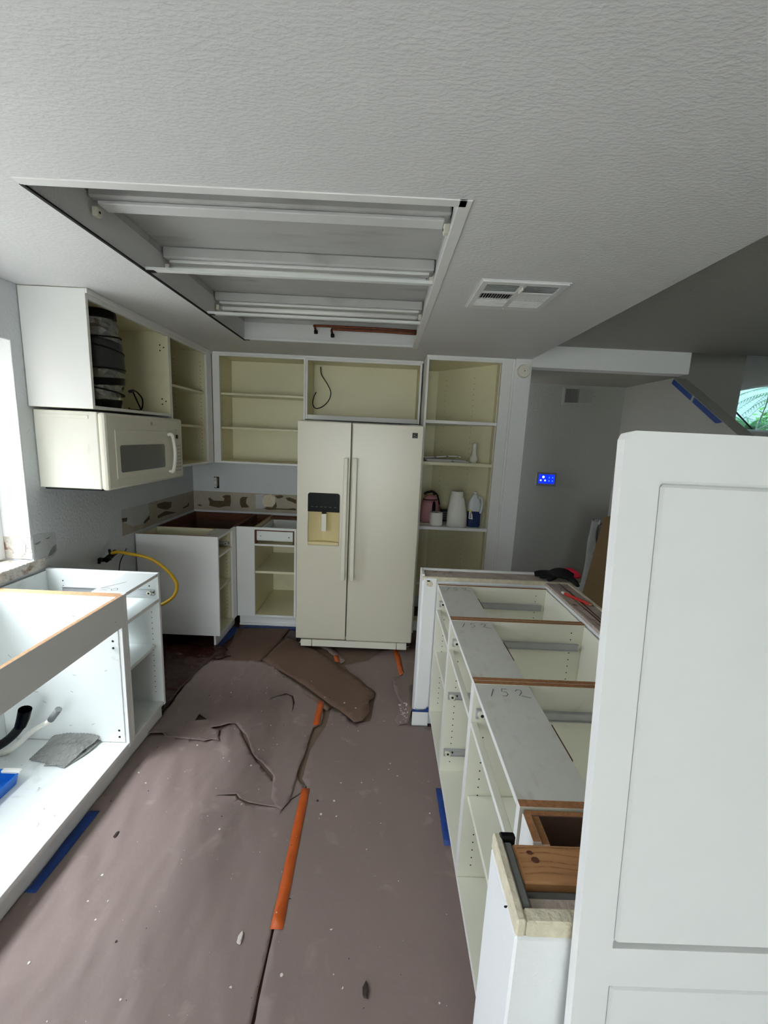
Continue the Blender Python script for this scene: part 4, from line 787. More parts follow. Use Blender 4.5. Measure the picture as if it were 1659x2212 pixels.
for x, z, r in ((1.630, 1.340, 0.013), (1.606, 1.306, 0.009), (1.650, 1.306, 0.009)): ic.disc((x, 4.2444, z), (0, -1, 0), r, 0.0006, 14)
ic.build('screen_icon', ICON, scn); ic = MB()
for x, z in ((1.690, 1.336), (1.724, 1.336), (1.690, 1.302), (1.724, 1.302)): ic.disc((x, 4.2444, z), (0, -1, 0), 0.007, 0.0006, 12)
ic.build('screen_icon', ICONB, scn)
rg = thing('return_grille', (1.9, 4.265, 2.14), 'pale air grille high on the hall wall with an open left half', 'vent')
MB().box(1.735, 1.754, 4.254, 4.2655, 2.052, 2.226, bev=0).box(1.892, 2.055, 4.254, 4.2648, 2.052, 2.226, bev=0).box(1.754, 1.892, 4.254, 4.2655, 2.052, 2.08, bev=0).box(1.754, 1.892, 4.254, 4.2655, 2.21, 2.226, bev=0).build('frame', HALL, rg)
MB().box(1.7545, 1.757, 4.267, 4.60, 2.0805, 2.2095, bev=0).box(1.889, 1.8915, 4.267, 4.60, 2.0805, 2.2095, bev=0).box(1.757, 1.889, 4.267, 4.60, 2.0805, 2.083, bev=0).box(1.757, 1.889, 4.267, 4.60, 2.207, 2.2095, bev=0).box(1.7545, 1.8915, 4.60, 4.603, 2.0805, 2.2095, bev=0).build('duct_boot', GREYPL, rg)
for q in range(12): bx('louvre', rg, HALL, 1.756 + 0.0115 * q, 1.760 + 0.0115 * q, 4.252, 4.262, 2.079, 2.211, bev=0)
for q in range(11): bx('louvre', rg, HALL, 1.905 + 0.0118 * q, 1.913 + 0.0118 * q, 4.2485, 4.2542, 2.084, 2.206, bev=0)
MB().disc((2.044, 4.254, 2.15), (0, -1, 0), 0.004, 0.01).build('lever', GREYPL, rg)
tp = MB()
def stair_pt(t, off): # along the slanted edge of the stair wall
    a = Vector((2.3446, 3.565, 2.238)); b_ = Vector((2.3446, 2.98, 1.873)); d_ = (b_ - a).normalized(); return a + (b_ - a) * t + Vector((0, -d_.z, d_.y)) * off
def tape_seg(t0, t1, w):
    return [stair_pt(t0, 0.004), stair_pt(t1, 0.004), stair_pt(t1, w), stair_pt(t0, w)]
sgn = 1 if stair_pt(0, 0.04).z < stair_pt(0, 0).z else -1
tp.prism([Vector(stair_pt(t, sgn * o_)) for t, o_ in ((0.0, 0.002), (0.42, 0.002), (0.43, 0.04), (0.0, 0.04))], (-0.001, 0, 0))
tp.prism([Vector(stair_pt(t, sgn * o_)) for t, o_ in ((0.46, 0.002), (1.0, 0.002), (0.97, 0.022), (0.93, 0.04), (0.47, 0.04))], (-0.001, 0, 0))
one('blue_tape_strip', tp, BLUE, 'blue masking tape along the slanted stair wall edge', 'tape', 'blue masking tape')
# ================================================================== gas hose and valve in the stove gap
gh = thing('gas_hose', (-1.70, 2.66, 0.80), 'yellow flexible gas hose curling out of the wall in the stove gap', 'hose')
MB().tube(smooth_path([(-1.745, 2.66, 0.833), (-1.70, 2.655, 0.846), (-1.62, 2.65, 0.838), (-1.50, 2.64, 0.820), (-1.41, 2.63, 0.776), (-1.335, 2.62, 0.708), (-1.303, 2.61, 0.646), (-1.325, 2.59, 0.575), (-1.41, 2.56, 0.522), (-1.50, 2.52, 0.49), (-1.58, 2.48, 0.40), (-1.60, 2.46, 0.25), (-1.58, 2.44, 0.10), (-1.52, 2.42, 0.018), (-1.45, 2.40, 0.013)], 8), 0.0105, 12).build('hose', YELLOW, gh)
MB().tube([(-1.799, 2.61, 0.800), (-1.76, 2.615, 0.803), (-1.73, 2.625, 0.812)], 0.014, 8).tube([(-1.755, 2.61, 0.800), (-1.745, 2.70, 0.833)], 0.018, 8).tube([(-1.775, 2.575, 0.79), (-1.76, 2.575, 0.825)], 0.010, 8).tube([(-1.76, 2.66, 0.86), (-1.755, 2.66, 0.83)], 0.008, 6).build('valve', BLACKPL, gh)
MB().tube(smooth_path([(-1.795, 2.90, 0.80), (-1.785, 2.85, 0.775), (-1.775, 2.78, 0.72), (-1.77, 2.75, 0.6)], 5), 0.003, 6).build('earth_wire', BLACKPL, gh)
# ================================================================== things in the sink base
sb_ = thing('drain_pipe', (-1.72, 1.68, 0.2), 'black plastic drain pipe with a flared open end in the sink base', 'pipe')
MB().tube(smooth_path([(-1.778, 1.655, 0.19), (-1.735, 1.67, 0.192), (-1.685, 1.685, 0.205), (-1.625, 1.695, 0.250), (-1.578, 1.70, 0.308)], 6), 0.019, 14).build('pipe', BLACKPL, sb_)
MB().tube([(-1.582, 1.70, 0.303), (-1.565, 1.70, 0.345), (-1.552, 1.70, 0.388)], [0.022, 0.025, 0.026], 16, cap=False).tube([(-1.5645, 1.70, 0.347), (-1.564, 1.70, 0.349)], 0.0245, 16).build('flared_end', BLACKGL, sb_)
wh = thing('drain_hose', (-1.66, 1.66, 0.13), 'white ribbed dishwasher hose with a grey rubber end', 'hose')
pts = smooth_path([(-1.745, 1.72, 0.1335), (-1.69, 1.735, 0.138), (-1.63, 1.74, 0.186), (-1.567, 1.74, 0.246), (-1.50, 1.74, 0.290), (-1.470, 1.74, 0.315)], 14)
MB().tube(pts, [0.0125 if i % 2 else 0.0108 for i in range(len(pts))], 12, smooth=False).build('hose', HOSEW, wh)
MB().tube([(-1.476, 1.74, 0.310), (-1.435, 1.74, 0.366)], 0.0145, 14).build('rubber_end', GREYPL, wh)
# folded rag: draped quad with thickness and woven surface
rg_ = MB(); nu, nv_ = 26, 26; grid = []
P00, P10, P11, P01 = Vector((-1.565, 1.705, 0.128)), Vector((-1.375, 1.665, 0.128)), Vector((-1.325, 1.835, 0.155)), Vector((-1.545, 1.838, 0.150))
for i in range(nu + 1):
    row = []
    for j in range(nv_ + 1):
        u, v = i / nu, j / nv_
        q = P00 * (1 - u) * (1 - v) + P10 * u * (1 - v) + P11 * u * v + P01 * (1 - u) * v
        q.z += 0.020 * math.sin(math.pi * u) * (0.4 + v) * 0.6 + 0.012 * noise.noise(Vector((u * 3, v * 3, 1))) + 0.0032 * ((i + j) % 2)
        row.append(rg_.bm.verts.new(q))
    grid.append(row)
for i in range(nu):
    for j in range(nv_): rg_.bm.faces.new([grid[i][j], grid[i + 1][j], grid[i + 1][j + 1], grid[i][j + 1]])
ragt = thing('folded_rag', (-1.45, 1.75, 0.122), 'grey woven cleaning rag folded on the sink base floor', 'rag')
ro = rg_.build('top_layer', RAG, ragt); so = ro.modifiers.new('thick', 'SOLIDIFY'); so.thickness = 0.004
ul = MB(); rows = []
for i in range(13):
    u = i / 12; rows.append([ul.bm.verts.new(P10.lerp(P11, u) + Vector((-0.10, 0.01, -0.001 - 0.02 * u)) + Vector((0.10, 0, 0)) * v + Vector((0.016 * math.sin(3 * u) * v, 0, 0.008 * math.sin(math.pi * v)))) for v in (0, 0.35, 0.7, 1.0)])
for A, B in zip(rows, rows[1:]):
    for q in range(3): ul.bm.faces.new([A[q], A[q + 1], B[q + 1], B[q]])
uo = ul.build('under_fold', RAG, ragt); so = uo.modifiers.new('thick', 'SOLIDIFY'); so.thickness = 0.004
ty = thing('paint_tray', (-1.60, 1.48, 0.122), 'blue plastic tray at the front of the sink base', 'tray')
tm = MB()
def tray_ring(x0, x1, y0, y1, z, r, n=5):
    out = []
    for cx, cy, a0 in ((x1 - r, y1 - r, 0), (x0 + r, y1 - r, R90), (x0 + r, y0 + r, 2 * R90), (x1 - r, y0 + r, 3 * R90)):
        for q in range(n + 1): a = a0 + R90 * q / n; out.append(tm.bm.verts.new((cx + r * math.cos(a), cy + r * math.sin(a), z)))
    return out
rs = [tray_ring(-1.70, -1.512, 1.35, 1.588, 0.1225, 0.02), tray_ring(-1.71, -1.502, 1.34, 1.598, 0.172, 0.025), tray_ring(-1.705, -1.507, 1.345, 1.593, 0.172, 0.022), tray_ring(-1.695, -1.517, 1.355, 1.583, 0.127, 0.018)]
tm.bm.faces.new(rs[0][::-1]); tm.bm.faces.new(rs[-1])
for A, B in zip(rs, rs[1:]):
    for q in range(len(A)): tm.bm.faces.new([A[q], A[(q + 1) % len(A)], B[(q + 1) % len(A)], B[q]])
bmesh.ops.recalc_face_normals(tm.bm, faces=tm.bm.faces[:]); tm.build('tray_shell', BLUETRAY, ty)
bx('paper_liner', ty, TISSUE, -1.58, -1.50, 1.58, 1.601, 0.165, 0.178, bev=0.003)
# black scrap on the sink base back panel
one('stub_pipe', MB().tube([(-1.781, 1.52, 0.62), (-1.75, 1.525, 0.625)], 0.010, 10).tube([(-1.752, 1.525, 0.625), (-1.735, 1.53, 0.635)], 0.014, 10).tube([(-1.74, 1.53, 0.632), (-1.735, 1.50, 0.60)], 0.006, 8), BLACKPL, 'small dark shutoff stub on the back of the sink base', 'valve')
# ================================================================== pantry contents
ZS = 0.9495
def roll(name, x, y, z, r, h, label, rr=0.02, flap=False):
    t = thing(name, (x, y, z), label, 'paper roll')
    b = MB(); seg = 32; prof = [(r * 0.97, 0), (r, 0.003), (r, h - 0.003), (r * 0.97, h), (rr, h), (rr, h - 0.02)]
    b.lathe(prof, (x, y, z), seg, cap=False); b.bm.faces.new([v for v in b.bm.verts][:seg][::-1]); b.build('paper', TISSUE, t)
    MB().lathe([(rr * 0.99, h * 0.5), (rr * 0.99, h - 0.001), (rr * 0.8, h - 0.001), (rr * 0.8, h * 0.5)], (x, y, z), 20).build('core', CARDTUBE, t)
    return t
roll('toilet_roll', 0.474, 3.505, ZS, 0.054, 0.108, 'white toilet roll standing on the pantry shelf')
pt = thing('paper_towel_roll', (0.632, 3.485, ZS), 'tall white paper towel roll with a loose sheet on the pantry shelf', 'paper roll')
b = MB(); seg = 36; rings = []
for z, r in ((0, 0.066), (0.004, 0.069), (0.10, 0.067), (0.20, 0.060), (0.292, 0.050), (0.296, 0.046), (0.296, 0.018), (0.27, 0.018)):
    ring = []
    for q in range(seg):
        a = 2 * math.pi * q / seg; k_ = 1 + 0.03 * noise.noise(Vector((math.cos(a) * 2, math.sin(a) * 2, z * 8)))
        ring.append(b.bm.verts.new((0.632 + r * k_ * math.cos(a), 3.485 + r * k_ * math.sin(a), ZS + z)))
    rings.append(ring)
for A, B in zip(rings, rings[1:]):
    for q in range(seg): f = b.bm.faces.new([A[q], A[(q + 1) % seg], B[(q + 1) % seg], B[q]]); f.smooth = True
b.bm.faces.new(rings[0][::-1]); b.build('paper', TISSUE, pt)
MB().lathe([(0.0178, 0.15), (0.0178, 0.295), (0.014, 0.295), (0.014, 0.15)], (0.632, 3.485, ZS), 18).build('core', CARDTUBE, pt)
fl_ = MB(); rows = []
for i in range(13):                                        # outer sheet peeling away to the right
    u = i / 12; a = math.radians(-185 + 190 * u); top = 0.286 - 0.055 * u ** 2
    rows.append([fl_.bm.verts.new((0.632 + (0.0700 + 0.020 * u * u - 0.042 * max(0, v - 0.45)) * math.cos(a) + 0.012 * u * (1 - v), 3.485 + (0.0700 + 0.004 * u - 0.042 * max(0, v - 0.45)) * math.sin(a), ZS + 0.001 + top * v)) for v in (0, 0.2, 0.4, 0.6, 0.75, 0.9, 1.0)])
for A, B in zip(rows, rows[1:]):
    for q in range(6): f = fl_.bm.faces.new([A[q], A[q + 1], B[q + 1], B[q]]); f.smooth = True
fo = fl_.build('loose_sheet', TISSUE, pt); so = fo.modifiers.new('thick', 'SOLIDIFY'); so.thickness = 0.0015
# washer fluid jug
jg = thing('fluid_jug', (0.790, 3.508, ZS), 'clear jug half full of navy fluid beside the paper towel roll', 'jug')
def jug_body(z0, z1, m, name, inset=0.0):
    b = MB(); seg = 28; n = 14; rings = []
    for i in range(n + 1):
        z = z0 + (z1 - z0) * i / n; u = z / 0.285
        k_ = 1.0 if u < 0.62 else max(0.22, 1 - ((u - 0.62) / 0.34) ** 2 * 0.78); k_ *= (0.93 + 0.07 * min(1, z / 0.012))
        rings.append([b.bm.verts.new((0.790 + (0.055 - inset) * k_ * math.copysign(abs(math.cos(a)) ** 0.6, math.cos(a)), 3.508 + (0.040 - inset) * k_ * math.copysign(abs(math.sin(a)) ** 0.6, math.sin(a)), ZS + z)) for a in (2 * math.pi * q / seg for q in range(seg))])
    for A, B in zip(rings, rings[1:]):
        for q in range(seg): f = b.bm.faces.new([A[q], A[(q + 1) % seg], B[(q + 1) % seg], B[q]]); f.smooth = True
    b.bm.faces.new(rings[0][::-1]); b.bm.faces.new(rings[-1]); bmesh.ops.recalc_face_normals(b.bm, faces=b.bm.faces[:]); return b.build(name, m, jg)
jug_body(0.0, 0.132, JUGBLUE, 'fluid_part'); jug_body(0.1325, 0.277, JUGCLR, 'clear_part')
MB().tube(smooth_path([(0.806, 3.468, ZS + 0.255), (0.836, 3.465, ZS + 0.245), (0.846, 3.465, ZS + 0.20), (0.842, 3.467, ZS + 0.15), (0.836, 3.470, ZS + 0.12)], 6), 0.011, 10).build('grip', JUGCLR, jg)
MB().lathe([(0.017, 0.277), (0.017, 0.297)], (0.790, 3.508, ZS), 16).build('cap', CERAM, jg)
lb = MB().prism([(0.741, 3.467, ZS + 0.072), (0.776, 3.467, ZS + 0.066), (0.771, 3.467, ZS + 0.105), (0.752, 3.467, ZS + 0.145), (0.741, 3.467, ZS + 0.155)], (0, -0.001, 0)).build('label', LABELW, jg)
MB().prism([(0.741, 3.4657, ZS + 0.130), (0.758, 3.4657, ZS + 0.130), (0.752, 3.4657, ZS + 0.148), (0.741, 3.4657, ZS + 0.155)], (0, -0.0005, 0)).build('label_print', LABELY, lb)
tx = MB()
for q, z in enumerate((0.080, 0.092, 0.104, 0.116)): tx.box(0.747, 0.764 - 0.001 * q, 3.4652, 3.4657, ZS + z, ZS + z + 0.006, bev=0)
tx.build('label_lettering', BLACKPL, lb)
# small pink vinyl bag with black straps
pb = thing('pink_bag', (0.429, 3.60, ZS), 'small dusty pink bag with black straps half hidden by the refrigerator', 'bag')
MB().lathe([(0.085, 0.002), (0.094, 0.02), (0.092, 0.10), (0.078, 0.165), (0.060, 0.198)], (0.429, 3.62, ZS), 28, sy=0.55).build('bag_body', PINK, pb)
MB().lathe([(0.060, 0.1985), (0.058, 0.215), (0.035, 0.236), (0.008, 0.240)], (0.429, 3.62, ZS), 28, sy=0.6).build('bag_lid', PINK, pb)
MB().tube([(0.429 + 0.061 * math.cos(a), 3.62 + 0.036 * math.sin(a), ZS + 0.199) for a in (2 * math.pi * q / 24 for q in range(25))], 0.004, 6, cap=False).build('zip_trim', BLACKPL, pb)
MB().tube(smooth_path([(0.369, 3.60, ZS + 0.245), (0.399, 3.60, ZS + 0.262), (0.444, 3.60, ZS + 0.268), (0.458, 3.59, ZS + 0.245)], 6), 0.011, 8).tube(smooth_path([(0.459, 3.59, ZS + 0.265), (0.486, 3.60, ZS + 0.235), (0.509, 3.605, ZS + 0.16)], 5), 0.006, 6).build('carry_handle', BLACKPL, pb)
MB().prism([(0.442, 3.566, ZS + 0.045), (0.470, 3.572, ZS + 0.045), (0.472, 3.574, ZS + 0.15), (0.466, 3.583, ZS + 0.188), (0.448, 3.578, ZS + 0.188), (0.442, 3.572, ZS + 0.15)], (0, -0.006, 0)).build('strap', BLACKPL, pb)
tin = thing('dark_box', (0.575, 3.70, ZS), 'small dark printed box behind the toilet roll', 'box')
bx('carton', tin, BLACKPL, 0.535, 0.610, 3.66, 3.72, ZS, ZS + 0.105)
tx = MB()
for q in range(4):
    for x in range(5): tx.box(0.542 + 0.013 * x, 0.550 + 0.013 * x, 3.6594, 3.6598, ZS + 0.02 + 0.02 * q, ZS + 0.028 + 0.02 * q, bev=0)
tx.build('print', GREYPL, tin)
one('bag_sheet', MB().prism([(0.335, 3.52, ZS), (0.42, 3.53, ZS), (0.425, 3.58, ZS), (0.335, 3.58, ZS)], (0, 0, 0.003)), TISSUE, 'white sheet of paper lying in front of the pink bag', 'paper')
ZV = 1.4845
vs_ = thing('bud_vase', (0.762, 3.555, ZV), 'slim white ceramic bud vase on the upper pantry shelf', 'vase')
MB().lathe([(0.022, 0), (0.026, 0.004), (0.034, 0.022), (0.031, 0.045), (0.020, 0.066), (0.0165, 0.10), (0.0175, 0.148), (0.020, 0.163), (0.016, 0.163), (0.013, 0.14), (0.013, 0.05), (0.001, 0.048)], (0.762, 3.555, ZV), 24).build('vase_body', CERAM, vs_)
for q, (rz, sx_, lab) in enumerate(((0.05, 0.36, 'lowest newspaper of the stack on the upper pantry shelf'), (-0.06, 0.34, 'middle newspaper of the stack on the upper pantry shelf'), (0.12, 0.30, 'tilted top newspaper of the stack on the upper pantry shelf'))):
    n_ = 10; b = MB(); ra = []; z0 = ZV + 0.0005 + 0.0105 * q + 0.004 * (q > 1)
    for i in range(n_ + 1):
        x = 0.345 + sx_ * i / n_; zb = z0 + (0.022 * (i / n_) ** 2 * math.sin(math.pi * i / n_) + 0.012 * (i / n_)) * (q > 1)
        ra.append([b.bm.verts.new((x + rz * dy, 3.47 + dy + 0.02 * q, zb + dz)) for dy, dz in ((0, 0), (0.20 - 0.16 * (i / n_), 0), (0.20 - 0.16 * (i / n_), 0.010), (0, 0.010))])
    for A, B in zip(ra, ra[1:]):
        for k in range(4): b.bm.faces.new([A[k], A[(k + 1) % 4], B[(k + 1) % 4], B[k]])
    b.bm.faces.new(ra[0][::-1]); b.bm.faces.new(ra[-1]); bmesh.ops.recalc_face_normals(b.bm, faces=b.bm.faces[:])
    one('newspaper', b, MAG, lab, 'newspaper', 'newspapers on the upper pantry shelf')
# ================================================================== glove and pencil on the half wall
gv = thing('work_glove', (1.01, 2.25, 0.92), 'black work glove with a red cuff lying on the half wall corner', 'glove')
def blob(pts, rs, m, name, sz=0.55):
    """flattened skinned lobe along a path resting on the wall top"""
    b = MB(); b.tube(smooth_path(pts, 5), [1.0] * ((len(pts) - 1) * 5 + 1), 12); bm = b.bm
    vs2 = list(bm.verts); n = len(vs2) // 12; path = smooth_path(pts, 5); rr = [Vector((r, 0, 0)) for r in rs]; rad = [v.x for v in smooth_path(rr, 5)]
    for i in range(n):
        for k in range(12):
            v = vs2[i * 12 + k]; d_ = (v.co - path[i]); v.co = path[i] + Vector((d_.x * rad[i], d_.y * rad[i], d_.z * rad[i] * sz))
    return b.build(name, m, gv)
palm = [(0.99, 2.275, 0.945), (1.03, 2.268, 0.955), (1.07, 2.262, 0.950)]
gp = blob([(0.965, 2.29, 0.938), (1.00, 2.28, 0.948), (1.04, 2.27, 0.952), (1.085, 2.255, 0.940)], [0.022, 0.045, 0.052, 0.040], BLACKCLOTH, 'palm')
for pts, r0 in (([(0.985, 2.31, 0.940), (0.94, 2.325, 0.935), (0.905, 2.33, 0.929)], 0.017), ([(0.98, 2.285, 0.940), (0.935, 2.30, 0.932), (0.898, 2.305, 0.926)], 0.017), ([(0.98, 2.265, 0.938), (0.94, 2.27, 0.930), (0.915, 2.272, 0.925)], 0.016), ([(0.99, 2.25, 0.935), (0.96, 2.235, 0.928), (0.945, 2.222, 0.923)], 0.015), ([(1.06, 2.25, 0.94), (1.085, 2.215, 0.925), (1.088, 2.175, 0.915)], 0.018)):
    blob(pts, [r0 * 1.1, r0, r0 * 0.6], BLACKCLOTH, 'finger', 0.8)
blob([(1.055, 2.295, 0.962), (1.085, 2.285, 0.962), (1.11, 2.27, 0.950), (1.118, 2.25, 0.935)], [0.020, 0.030, 0.030, 0.020], RED, 'cuff', 0.6)
pn = thing('carpenter_pencil', (1.0, 2.0, 0.905), 'red carpenter pencil lying on the splintered half wall top', 'pencil')
pa, pb_ = Vector((0.960, 2.075, 0.9105)), Vector((1.040, 1.905, 0.9105)); pd = (pb_ - pa).normalized()
MB().tube([pa + pd * 0.018, pb_ - pd * 0.02], 0.0068, 8, smooth=False).build('barrel', REDPAINT, pn)
MB().tube([pa, pa + pd * 0.0178], 0.0069, 8, smooth=False).build('white_end', CERAM, pn)
MB().tube([pb_ - pd * 0.0198, pb_ - pd * 0.006], [0.0066, 0.003], 8).build('sharpened_wood', PINE, pn); MB().tube([pb_ - pd * 0.006, pb_], [0.0029, 0.001], 6).build('lead', BLACKPL, pn)
# ================================================================== cabinet door leaning on the half wall
LEAN = math.atan(0.09)
dr_ = thing('cabinet_door', (0.334, 0.440, 0.002), 'tall white panelled cabinet door leaning on the pine topped half wall', 'cabinet door')
dr_.rotation_euler = (-LEAN, 0, 0); WL[dr_.name] = (0, 0, 0)
W_, H_, T_ = 0.50, 1.690, 0.019
def dz(z): return (z - 0.002) / math.cos(LEAN)
z1, z2, z3, z4 = dz(0.10), dz(0.836), dz(0.900), dz(1.618)
sw_ = 0.054
# slab with two sunk panels, rounded top corner
m = MB(); out = [(0, 0), (W_, 0), (W_, H_ - 0.006), (W_ - 0.006, H_), (0.014, H_), (0.004, H_ - 0.003), (0, H_ - 0.012)]
m.prism([(x, T_, z) for x, z in out], (0, -(T_ - 0.0109), 0)); m.build('slab', PAINT, dr_)
m = MB(); hz = H_ - 0.012
m.box(0, sw_, 0.0, 0.0108, 0, hz, bev=0).box(W_ - sw_, W_, 0.0, 0.0108, 0, hz, bev=0)
for a, b_ in ((0, z1), (z2, z3), (z4, hz)): m.box(sw_, W_ - sw_, 0.0, 0.0108, a, b_, bev=0)
m.prism([(0.0, 0.0, hz), (0.004, 0.0, H_ - 0.003), (0.014, 0.0, H_), (W_ - 0.006, 0.0, H_), (W_, 0.0, hz)], (0, 0.0108, 0)); m.build('stiles_and_rails', PAINT, dr_)
for a, b_ in ((z1, z2), (z3, z4)):
    pnl = bx('panel', dr_, PAINT, sw_ + 0.005, W_ - sw_ - 0.005, 0.0015, 0.0108, a + 0.005, b_ - 0.005, bev=0.004)
# ================================================================== floor coverings
FP = {
  'L': [(-1.22,2.049),(-1.101,2.049),(-0.947,2.015),(-0.845,2.02),(-0.838,2.093),(-0.827,2.12),(-0.768,2.159),(-0.737,2.114),(-0.662,1.996),(-0.57,1.884),(-0.467,1.78),(-0.43,1.741),(-0.356,1.805),(-0.324,1.759),(-0.297,1.747)],
  'M': [(-1.168,2.814),(-1.103,2.812),(-0.973,2.816),(-0.852,2.814),(-0.715,2.779),(-0.696,2.738),(-0.541,2.587),(-0.33,2.399),(-0.3,2.371),(-0.288,2.241),(-0.293,2.177),(-0.33,2.146),(-0.337,1.993),(-0.353,1.819),(-0.357,1.649),(-0.381,1.603),(-0.408,1.619),(-0.44,1.658),(-0.465,1.794),(-0.512,1.838),(-0.583,1.897),(-0.629,1.961),(-0.687,2.065),(-0.736,2.111),(-0.77,2.149),(-0.882,2.106),(-0.893,2.096),(-0.839,2.089),(-0.83,2.039),(-0.812,2.005),(-0.852,2.013),(-0.89,1.997),(-0.917,2.002),(-1.059,2.017),(-1.097,2.015),(-1.132,2.045),(-1.227,2.038),(-1.253,2.058),(-1.224,2.131),(-1.21,2.281),(-1.232,2.546),(-1.2,2.694)],
  'Mhole': [(-1.005,2.156),(-1.01,2.217),(-0.939,2.164)],
  'R': [(-0.25,2.334),(-0.16,2.282),(-0.09,2.2),(-0.005,2.229),(0.023,2.504),(-0.149,2.697),(-0.21,2.825),(-0.112,2.884),(-0.044,2.915),(0.078,3.086),(0.19,3.133),(0.324,3.182),(0.291,2.627),(0.27,2.521),(0.243,2.126),(0.293,2.129)],
  'Rleft': [(-0.292,1.742),(-0.323,1.787),(-0.316,1.988),(-0.286,2.096),(-0.261,2.166)],
  'B1': [(-1.178,3.352),(-0.734,3.376),(-0.771,3.111),(-0.828,2.802),(-0.963,2.804),(-1.147,2.815),(-1.128,3.08)],
  'B2': [(-0.712,3.21),(-0.549,3.107),(-0.359,2.93),(-0.221,2.762),(-0.08,2.612),(0.017,2.503),(0.007,2.434),(-0.022,2.394),(-0.012,2.292),(-0.053,2.214),(-0.099,2.199),(-0.19,2.302),(-0.249,2.343),(-0.445,2.538),(-0.815,2.828),(-0.777,2.993)],
  'B2s': [(-0.812,2.816),(-0.443,2.528),(-0.248,2.338),(-0.271,2.297),(-0.465,2.485),(-0.613,2.628),(-0.696,2.732)],
  'F': [(0.182,3.132),(0.266,3.154),(0.348,3.146),(0.324,2.804),(0.276,2.599),(0.253,2.352),(0.214,2.21),(0.159,2.198),(0.138,2.238),(0.168,2.303),(0.183,2.393),(0.14,2.563),(0.129,2.671),(0.209,2.723)],
  'Pc': [(-0.632,3.154),(-0.407,3.142),(-0.289,3.019),(-0.225,2.875),(-0.26,2.821),(-0.386,2.997),(-0.548,3.1)],
  'plas': [(-1.624,3.09),(-1.254,3.122),(-1.155,3.055),(-1.059,2.887),(-1.151,2.814),(-1.215,2.618),(-1.229,2.418),(-1.226,2.216),(-1.194,2.08),(-1.267,2.152),(-1.341,2.411),(-1.495,2.787)],
  'tape1': [(-0.314,1.73),(-0.277,1.732),(-0.268,1.152),(-0.31,1.151)],
  'tape2': [(-0.336,2.392),(-0.299,2.376),(-0.297,2.171),(-0.335,2.161)],
  'tape3': [(0.148,3.099),(0.189,3.118),(0.22,2.747),(0.183,2.721)],
  'tape4': [(-0.309,2.948),(-0.267,2.951),(-0.251,2.86),(-0.285,2.857)],
  'sM': [(-0.635,2.394),(-0.551,2.442),(-0.506,2.424),(-0.485,2.364),(-0.476,2.284)],
  'sL': [(-0.691,1.671),(-0.606,1.677),(-0.588,1.658),(-0.54,1.636),(-0.408,1.619)],
  'sL2': [(-0.379,1.6),(-0.361,1.656),(-0.298,1.718)],
  'scuff': [(0.162,2.303),(0.197,2.442),(0.215,2.242)],
}
def fh(x, y):
    """shared relief of the paper: small ripples and lifted areas"""
    v = 0.0045 * noise.noise(Vector((x * 2.2, y * 2.2, 0.3))) + 0.0022 * noise.noise(Vector((x * 9 + y * 3, y * 3.0, 4.1)))
    k = min(1.0, max(0.25, (-0.2 - x) / 0.4))
    v += 0.0095 * k * max(0, noise.noise(Vector((x * 15 + y * 4.5, y * 2.6 - x * 2, 9.0)))) + 0.0040 * k * noise.noise(Vector((x * 26 - y * 6, y * 6, 2.0)))
    return v + 0.005
def inside(pt, poly):
    x, y = pt; r = False; n = len(poly)
    for i in range(n):
        (x1, y1), (x2, y2) = poly[i], poly[i - 1]
        if (y1 > y) != (y2 > y) and x < (x2 - x1) * (y - y1) / (y2 - y1) + x1: r = not r
    return r
def seg_dist(p, a, b_):
    ax, ay = a; bx_, by = b_; dx, dy = bx_ - ax, by - ay; L2 = dx * dx + dy * dy
    t = 0 if L2 == 0 else max(0, min(1, ((p[0] - ax) * dx + (p[1] - ay) * dy) / L2)); return math.hypot(p[0] - ax - t * dx, p[1] - ay - t * dy)
def slit(path, w):
    """thin tear polygon round a polyline, widest in the middle"""
    L_, R_ = [], []
    for i, p_ in enumerate(path):
        a = Vector(path[max(i - 1, 0)]); c_ = Vector(path[min(i + 1, len(path) - 1)]); d_ = (c_ - a).normalized(); q = Vector((-d_.y, d_.x)) * w * (0.25 if i in (0, len(path) - 1) else 1)
        L_.append((p_[0] + q.x, p_[1] + q.y)); R_.append((p_[0] - q.x, p_[1] - q.y))
    return L_ + R_[::-1]
def rough_edge(poly, amp, step=0.03, seed=0, skip=()):
    r_ = random.Random(seed); out = []
    for i in range(len(poly)):
        a, b_ = Vector(poly[i]), Vector(poly[(i + 1) % len(poly)]); n = max(1, int((b_ - a).length / step)); d_ = (b_ - a); q = Vector((-d_.y, d_.x)).normalized() if d_.length else Vector((0, 0))
        for k in range(n):
            p_ = a + d_ * (k / n) + q * (r_.uniform(-amp, amp) if k else 0); out.append((p_.x, p_.y))
    return out
LAYERS = []
def top_z(x, y): return max([0.0] + [b_ + fh(x, y) * f_ for pl_, b_, f_ in LAYERS if inside((x, y), pl_)])
